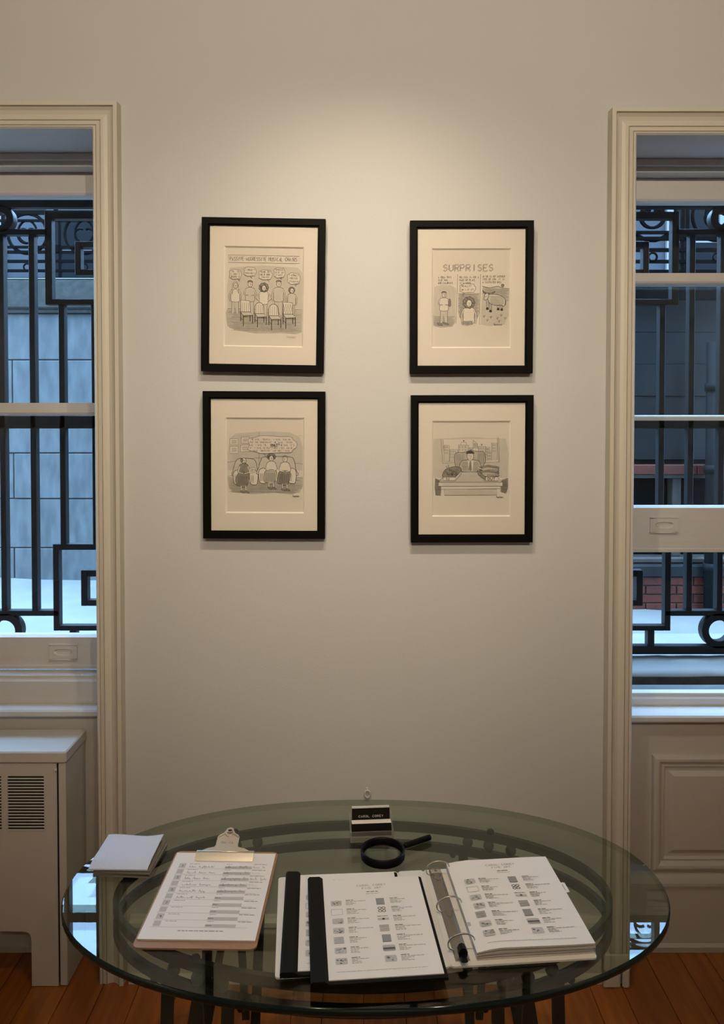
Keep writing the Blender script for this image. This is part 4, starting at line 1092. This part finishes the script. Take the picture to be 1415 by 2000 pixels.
# pressed jaw along the paper
q.prism([(.129, .0150), (.122, .0125), (.113, .0075), (.1115, .0066), (.1105, .0072), (.118, .0125), (.125, .0170), (.134, .0172)], 'x', -.062, .062)
jaw = q
plate = [(-.060, .128), (-.040, .1385), (-.026, .142), (-.024, .146), (-.024, .168), (-.0205, .1735), (-.0125, .1785), (-.009, .1845), (-.007, .1905), (0, .1935), (.007, .1905), (.009, .1845), (.0125, .1785), (.0205, .1735), (.024, .168), (.024, .146), (.026, .142), (.040, .1385), (.060, .128)]
def pz(y_): return .0165 + max(0, (y_ - .128)) * .30
n_ = len(plate)
V = [(a, c, pz(c)) for a, c in plate] + [(a, c, pz(c) - .0012) for a, c in plate]
q.mesh(V, [(i, (i + 1) % n_, n_ + (i + 1) % n_, n_ + i) for i in range(n_)])
# triangulated plate with hole: strips between left and right edges
half = n_ // 2
for i in range(half):
    L1, L2, R1, R2 = plate[i], plate[i + 1], plate[n_ - 1 - i], plate[n_ - 2 - i]
    for dz in (0, -.0012):
        if L2[0] == R2[0]: q.face([(L1[0], L1[1], pz(L1[1]) + dz), (R1[0], R1[1], pz(R1[1]) + dz), (L2[0], L2[1], pz(L2[1]) + dz)])
        else: q.face([(L1[0], L1[1], pz(L1[1]) + dz), (R1[0], R1[1], pz(R1[1]) + dz), (R2[0], R2[1], pz(R2[1]) + dz), (L2[0], L2[1], pz(L2[1]) + dz)])
# rolled beads: scalloped upper edge and jaw edge
q.tube([(a, c, pz(c) + .0004) for a, c in cat([(-.024, .1655), (-.0165, .171), (-.0095, .1765), (-.0045, .1705), (0, .1685), (.0045, .1705), (.0095, .1765), (.0165, .171), (.024, .1655)], False, 4)], .0012, 6)
q.tube([(-.0615, .1305, .0165), (.0615, .1305, .0165)], .0017, 8)
q.tube([(-.026, .1475, .012), (.029, .1475, .012)], .0022, 8)
clip = q.build('clip', 'nickel', cb, True)
q = MB(); q.lathe([(0, 0), (.0042, 0), (.0042, .0006), (0, .0006)], (0, .1845, pz(.1845) + .0004), 16); q.build('hole', 'gap_shade', clip, True)
q = MB(); q.lathe([(.0042, 0), (.0056, .0010), (.0072, 0)], (0, .1845, pz(.1845) + .0003), 18); q.build('eyelet', 'nickel', clip, True)
q = MB()
for st in letters('BRIZA', -.0125, .1500, .0058, .025, 1.4): q.ribbon([(a, c, pz(c) + .0006) for a, c in st], .0009)
q.build('lettering', 'steel_wire', clip, True)

# --- cocktail napkins
def napkin(label, x_, y_, z_, deg, w, h, m, droop, th=.0028):
    t = thing('napkin', label, 'napkin', (x_, y_, z_), (0, 0, R(deg)), 'pile of napkins at the left end of the table')
    q = MB(); nx, ny = 10, 10
    def zz(u, v):
        e = max(0, .22 - v) / .22; c = max(0, u - .75) / .25
        return -droop * (e ** 1.5) + droop * .30 * math.sin(u * 6 + .6) * (v ** 2) + droop * .4 * c * v
    T = [(-w / 2 + w * i / nx, -h / 2 + h * j / ny, th + zz(i / nx, j / ny)) for j in range(ny + 1) for i in range(nx + 1)]
    Bt = [(p_[0], p_[1], p_[2] - th * .9) for p_ in T]
    grid = lambda o: [(o + j * (nx + 1) + i, o + j * (nx + 1) + i + 1, o + (j + 1) * (nx + 1) + i + 1, o + (j + 1) * (nx + 1) + i) for j in range(ny) for i in range(nx)]
    q.mesh(T, grid(0), 0, True); q.mesh(Bt, grid(0), 1, True)
    edge = [(i, 0) for i in range(nx)] + [(nx, j) for j in range(ny)] + [(nx - i, ny) for i in range(nx)] + [(0, ny - j) for j in range(ny)]
    for k, (i, j) in enumerate(edge):
        i2, j2 = edge[(k + 1) % len(edge)]
        ia, ic = j * (nx + 1) + i, j2 * (nx + 1) + i2
        for lv in range(1):
            q.face([Bt[ia], Bt[ic], T[ic], T[ia]], 0 if j > 0 else 1)
    q.build('folded_sheet', [m, 'napkin_shade'], t, True)
    # the folded lip along the front
    q = MB(); q.tube([(T[i][0], T[i][1] + .0006, T[i][2] - th * .5) for i in range(nx + 1)], th * .42, 6); q.build('fold', m, t, True)
    return t
for k in range(4):
    napkin(('lowest napkin of the pile, lying on the glass', 'second napkin from the bottom of the pile', 'middle napkin of the pile, third from the bottom', 'napkin directly beneath the bluish white top napkin')[k], -.4985 + (.004, .001, .006, .003)[k], -.6335 - (.004, .001, .003, .0)[k], Z0 + k * .0031, (-5, -1, -4, -2)[k], .118, .116, 'napkin_shade', .0)
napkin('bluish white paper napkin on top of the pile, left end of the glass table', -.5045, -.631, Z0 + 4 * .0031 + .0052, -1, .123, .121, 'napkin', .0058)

# --- open ring binder
BD = thing('ring_binder', 'open white ring binder with printed pages on its right side', 'binder', (-.147, -.987, Z0), (0, 0, R(5.0)))
def slab(nm, a, c, z_=0, th=.0032):
    q = MB(); q.prism(rrect(a, c, 0, .287, .006, 3), 'z', z_, z_ + th); return q.build(nm, 'white_vinyl', BD, True)
slab('front_cover', 0, .246); slab('spine', .248, .300); slab('back_cover', .302, .562)
q = MB(); q.box(.2455, .2485, .003, .284, .0002, .0022); q.box(.2995, .3025, .003, .284, .0002, .0022); q.build('hinge', 'white_vinyl', BD, True)
q = MB(); q.prism([(.312, .0034), (.314, .0075), (.320, .0100), (.330, .0100), (.336, .0075), (.338, .0034)], 'y', .012, .282)
rm = q.build('ring_mechanism', 'ring_bar', BD, True)
for y_ in (.036, .143, .262):
    q = MB(); pts = [(.3065, y_, .0055)]
    pts = [(.314, y_, .006), (.3055, y_, .010), (.3035, y_, .019), (.309, y_, .0285), (.322, y_, .0345), (.337, y_, .0345), (.3475, y_, .0295), (.3515, y_, .0230)]
    q.tube([(a, b_, c) for (a, c), b_ in zip(cat([(p_[0], p_[2]) for p_ in pts], False, 4), [y_] * 200)], .0015, 8); q.build('ring', 'steel_wire', rm, True)
q = MB(); q.prism([(.318, .0105), (.317, .020), (.320, .0255), (.325, .0275), (.330, .0255), (.333, .020), (.332, .0105)], 'y', .010, .024)
q.box(.319, .331, -.004, .012, .010, .015, 0, .002); q.build('lever', 'black_plastic', rm, True)
q = MB(); 
q.prism([(.314, .0103), (.323, .0106), (.336, .0103)], 'y', .262, .275); 
for y_ in (.246, .128): q.tube([(.318, y_ + .012, .0106), (.319, y_, .0106), (.325, y_ - .008, .0108), (.331, y_, .0106), (.332, y_ + .012, .0106)], .0007, 5)
q.lathe([(0, 0), (.004, 0), (.003, .002), (0, .0025)], (.325, .272, .0098), 12)
q.build('plate_detail', 'steel_wire', rm, True)
px0, px1, py0, py1 = .346, .559, .012, .283
PGW, PGH = px1 - px0, py1 - py0
st = MB(); nx, ny = 10, 8
def ztop(u, v): return .0225 - .006 * max(0, .16 - u) / .16 - .0015 * u + .0006 * math.sin(6 * u + 3 * v)
T = [(px0 + PGW * i / nx + .0035 * (1 - 0), py0 + PGH * j / ny, ztop(i / nx, j / ny)) for j in range(ny + 1) for i in range(nx + 1)]
st.mesh(T, [(j * (nx + 1) + i, j * (nx + 1) + i + 1, (j + 1) * (nx + 1) + i + 1, (j + 1) * (nx + 1) + i) for j in range(ny) for i in range(nx)], 0, True)
edge = [(i, 0) for i in range(nx)] + [(nx, j) for j in range(ny)] + [(nx - i, ny) for i in range(nx)] + [(0, ny - j) for j in range(ny)]
for k, (i, j) in enumerate(edge):
    i2, j2 = edge[(k + 1) % len(edge)]; a, c = T[j * (nx + 1) + i], T[j2 * (nx + 1) + i2]
    lev = 5
    for l_ in range(lev):
        f0, f1 = l_ / lev, (l_ + 1) / lev - .012
        o0 = .0012 * ((l_ * 7) % 3 - 1)
        zb0_ = .0036 + (a[2] - .0036) * f0; zb1_ = .0036 + (a[2] - .0036) * f1; zc0_ = .0036 + (c[2] - .0036) * f0; zc1_ = .0036 + (c[2] - .0036) * f1
        if l_ == lev - 1: zb1_, zc1_ = a[2], c[2]; o0 = 0
        dy = o0 if j == 0 and j2 == 0 else 0; dx = o0 if i == nx and i2 == nx else 0
        st.face([(a[0] + dx, a[1] + dy, zb0_), (c[0] + dx, c[1] + dy, zc0_), (c[0] + dx, c[1] + dy, zc1_), (a[0] + dx, a[1] + dy, zb1_)], 1)
pages = st.build('page_stack', ['page', 'page_edge'], BD, True)
def price_sheet(seed):
    """printed gallery list: heading, two columns of thumbnails with lines of text, footer; origin at the sheet centre, 0.216 x 0.279"""
    p = Print(seed)
    p.text('CAROL COREY', -.030, .114, .0055, .062, .0009, 1); p.text('FINE ART', -.019, .1045, .0055, .040, .0009, 1)
    p.words(-.011, .013, .0945, .0026, 0); p.words(-.013, .015, .0885, .0015, 1)
    for c, xt in ((0, -.088), (1, .004)):
        for i in range(7):
            y_ = .072 - i * .0268; x_ = xt + p.r.uniform(-.001, .001)
            k = (c * 7 + i)
            wd, hd = .0225, .0165
            if k in (7, 11): p.bar(x_ + .001, x_ + .018, y_ - .018, y_ + .001, 1); p.bar(x_ + .001, x_ + .018, y_ - .019, y_ - .0175, 0); 
            elif k == 8:
                for a, b_ in ((.006, -.003), (.014, -.003), (.006, -.0115), (.014, -.0115)): p.line(circ(x_ + a, y_ + b_, .0034, 10) + [(x_ + a + .0034, y_ + b_)], .0015, 0)
            elif k == 9: p.words(x_, x_ + wd, y_ - .001, .0018, 0); p.bar(x_, x_ + wd, y_ - .012, y_ - .005, 2); p.bar(x_ + .009, x_ + .014, y_ - .011, y_ - .006, 0)
            elif k == 1: p.line([(x_, y_), (x_ + wd, y_), (x_ + wd, y_ - hd), (x_, y_ - hd), (x_, y_)], .0014, 4)
            elif k in (4, 10):
                for j in range(5): p.bar(x_, x_ + .019, y_ - .0165 + j * .0038, y_ - .0142 + j * .0038, 1)
            elif k == 12: p.mb.face([(a, b_, 0) for a, b_ in rrect(x_, x_ + wd + .002, y_ - hd, y_, .004, 3)], 4); p.bar(x_ + .001, x_ + wd + .001, y_ - .011, y_ - .007, 0); p.bar(x_ + .001, x_ + wd + .001, y_ - .015, y_ - .011, 1)
            else:
                p.mb.face([(a, b_, 0) for a, b_ in rrect(x_, x_ + wd, y_ - hd, y_, .003, 3)], 2)
                for j in range(9):
                    a, b_ = p.r.uniform(x_ + .002, x_ + wd - .005), p.r.uniform(y_ - hd + .002, y_ - .004); p.mb.face([(a, b_, .00001 + j * 2e-6), (a + p.r.uniform(.002, .006), b_, .00001 + j * 2e-6), (a + p.r.uniform(.002, .005), b_ + p.r.uniform(.001, .004), .00001 + j * 2e-6), (a, b_ + .003, .00001 + j * 2e-6)], p.r.choice([1, 4, 0, 1]))
            xt2 = xt + .031
            p.words(xt2, xt2 + .016, y_ - .0015, .0022, 0)
            p.words(xt2, xt2 + p.r.uniform(.03, .052), y_ - .0050, .0018, 1)
            for j in range(3): p.words(xt2, xt2 + p.r.uniform(.012, .026), y_ - .0085 - j * .0033, .0017, 1)
    p.words(-.086, .080, -.1235, .0016, 4)
    return p
p = price_sheet(21); zoff = .0231
k_ = .97
p.mb.v = [(px0 + PGW / 2 + .004 + v[0] * k_, py0 + PGH / 2 + v[1] * k_, v[2]) for v in p.mb.v]
p.mb.v = [(v[0], v[1], v[2] + ztop((v[0] - px0 - .0035) / PGW, (v[1] - py0) / PGH) + .0006) for v in p.mb.v]
p.build(pages, 0)
q = MB(); q.prism(rrect(px1 + .001, px1 + .0145, .168, .200, .003, 3), 'z', .0150, .0154); tabo = q.build('index_tab', 'page', pages, True)
p = Print(5); p.bar(px1 + .006, px1 + .0085, .173, .194, 1); p.build(tabo, .01545)
q = MB(); q.box(.3500, .3565, .081, .092, .0178, .0180); q.build('marker_tab', 'print_mid', pages, True)

# --- two black report folders lying on the binder's left half
def report(label, x_, y_, z_, deg, seed, th):
    t = thing('report_folder', label, 'folder', (x_, y_, z_), (0, 0, R(deg)), 'report folders on the binder')
    w, h = .228, .290
    q = MB(); q.prism(rrect(-w / 2, w / 2, -h / 2, h / 2, .004, 2), 'z', 0, .0014); q.build('back_cover', 'black_card', t, True)
    pgs = MB(); x0, x1 = -w / 2 + .012, w / 2 - .0065
    pgs.box(x0, x1, -h / 2 + .0085, h / 2 - .0045, .0016, th - .0008, 0)
    pp = pgs.build('pages', 'page', t, True)
    p = price_sheet(seed); kx = .975
    p.mb.v = [((x0 + x1) / 2 + .006 + v[0] * kx * .95, v[1] * .985 + .002, v[2]) for v in p.mb.v]; p.build(pp, th - .0006)
    # clamped spine: wedge bar that holds the left edge
    s = MB(); s.prism([(-w / 2 - .001, .0), (-w / 2 - .0015, th + .001), (-w / 2 + .002, th + .0045), (-w / 2 + .022, th + .0042), (-w / 2 + .0285, th), (-w / 2 + .0285, th - .0006), (-w / 2 + .020, th - .0003), (-w / 2 + .004, .0014)], 'y', -h / 2 - .001, h / 2 + .001)
    s.build('spine_bar', 'black_card', t, True)
    e = MB(); e.prism([(-h / 2 - .0005, 0), (-h / 2 - .0005, th * .75), (-h / 2 + .0070, th * .80), (-h / 2 + .0080, .0016)], 'x', -w / 2 + .006, w / 2 - .001); e.build('bottom_edge', 'black_card', t, True)
    return t
zbd = Z0 + .0036
report('black report folder partly hidden behind the front one, on the white binder cover', -.0325, -.8370, zbd, 3.6, 31, .006)
report('front black report folder with printed price list in front of the magnifying glass', .0185, -.8735, zbd + .0112, 5.0, 32, .0068)

# --- business card holder with black cards
ch = thing('card_holder', 'clear acrylic business card holder near the back edge of the table', 'card holder', (.022, -.560, Z0), (0, 0, R(4.0)))
w2 = .0485
q = MB(); q.box(-w2, w2, -.004, .040, 0, .003, 0, .0008); q.build('base', 'acrylic', ch, True)
q = MB(); q.prism([(-.004, .003), (-.0075, .026), (-.0055, .0265), (-.0015, .003)], 'x', -w2, w2); q.build('front_lip', 'acrylic', ch, True)
q = MB(); q.prism([(.028, .003), (.037, .050), (.039, .0495), (.0305, .003)], 'x', -w2, w2); q.build('back_plate', 'acrylic', ch, True)
for s in (-1, 1):
    q = MB(); q.prism([(-.004, .003), (-.0075, .026), (.0335, .033), (.028, .003)], 'x', s * w2, s * (w2 - .0025)); q.build('side_plate', 'acrylic', ch, True)
cs = thing('business_cards', 'stack of black business cards with white edges inside the clear card holder', 'cards', (.022, -.560, Z0 + .0036), (0, 0, R(4.0)))
q = MB(); q.keep = False
def lean(y_, z_): return (y_ + z_ * .17, z_)
q.prism([lean(.001, .008), lean(.0005, .0345), lean(.017, .0345), lean(.0175, .008)], 'x', -.0445, .0445); blk = q
blk.m = [0] * len(blk.f)
blk.m[1] = 1
blk.build('card_stack', ['black_card', 'page'], cs, True)
q = MB(); q.prism([lean(.0180, .008), lean(.0180, .0585), lean(.0198, .0585), lean(.0200, .008)], 'x', -.043, .043); tall = q.build('raised_card', 'black_card', cs, True)
q = MB()
for st_ in letters('CAROL COREY', -.028, .0395, .0042, .056, 2.0): q.ribbon([(a, c, 0) for a, c in st_], .0007)
q.v = [(v[0], lean(.0180, v[1])[0] - .0005, v[1]) for v in q.v]; q.keep = True; q.build('card_lettering', 'white_ink', tall, True)
q = MB(); q.prism([lean(.0180, .0585), lean(.0180, .0605), lean(.0250, .0605), lean(.0250, .0585)], 'x', -.043, .042); q.build('card_edge', 'page_edge', cs, True)

# --- magnifying glass
mg = thing('magnifying_glass', 'black rimmed magnifying glass with black handle beside the card holder', 'magnifier', (.045, -.6215, Z0), (0, 0, R(31.5)))
q = MB(); q.lathe([(.0470, .001), (.0480, .003), (.0480, .0170), (.0468, .0188), (.0445, .0188), (.0430, .0165), (.0430, .003), (.0440, .0010)], (0, 0, 0), 48, 0, 'z', True); q.build('rim', 'black_plastic', mg, True)
q = MB(); q.lathe([(0, .0135), (.015, .0130), (.030, .0116), (.0428, .0090), (.030, .0066), (.015, .0054), (0, .0050)], (0, 0, 0), 36); q.build('lens', 'lens_glass', mg, True)
q = MB(); q.tube([(.046, 0, .0095), (.058, 0, .0090)], .0045, 10); q.tube([(.056, 0, .0088), (.060, 0, .0085), (.122, 0, .0075), (.1265, 0, .0075), (.1275, 0, .0075)], [.0050, .0062, .0066, .0062, .0040], 14); q.build('handle', 'black_plastic', mg, True)

# ================================================================== TRACK LIGHTS AND ADDED FILL LAMPS (behind the photograph's frame)
from mathutils import Euler
def spot(i, pos, aim, watts, cone, blend):
    d = (Vector(aim) - Vector(pos)).normalized()
    t = thing('track_spotlight', ['white track spotlight on the ceiling, aimed at the left pair of drawings', 'white track spotlight on the ceiling, aimed at the right pair of drawings', 'white ceiling spotlight behind the viewer, aimed at the left half of the table', 'white ceiling spotlight behind the viewer, aimed at the right half of the table', 'added fill spotlight on the ceiling, aimed at the right wall', 'added fill spotlight on the ceiling, aimed at the left wall', 'added fill spotlight on the ceiling, aimed at the far wall behind the viewer', 'added spotlight on the ceiling that brightens the papers, aimed down at the glass table'][i], 'lamp', pos, group='track spotlights on the ceiling')
    rotm = d.to_track_quat('Z', 'Y').to_matrix().to_4x4()
    q = MB(); q.lathe([(.0, -.13), (.030, -.128), (.036, -.12), (.036, -.012), (.042, 0), (.042, .012), (.038, .012), (.038, 0)], (0, 0, 0), 20)
    q.v = [(rotm @ Vector(v))[:] for v in q.v]; q.build('housing', 'lamp_housing', t, True)
    q = MB(); q.lathe([(0, 0), (.036, 0)], (0, 0, .002), 20); q.v = [(rotm @ Vector(v))[:] for v in q.v]; q.build('lens', 'lamp_lens', t, True)
    q = MB(); q.tube([(0, 0, 0.02), (0, 0, CEIL - pos[2] - .001)], .009, 8); q.box(-.05, .05, -.02, .02, CEIL - pos[2] - .028, CEIL - pos[2] - .0005, 0, .003); q.build('stem', 'lamp_housing', t, True)
    ld = bpy.data.lights.new('lamp', 'SPOT'); ld.energy = watts; ld.color = WARM; ld.spot_size = R(cone); ld.spot_blend = blend; ld.shadow_soft_size = .022
    lo = bpy.data.objects.new('lamp', ld); COL.objects.link(lo); lo.parent = t
    lo.location = d * .02; lo.rotation_euler = d.to_track_quat('-Z', 'Y').to_euler()
for i, s_ in enumerate(SPOTS): spot(i, *s_)
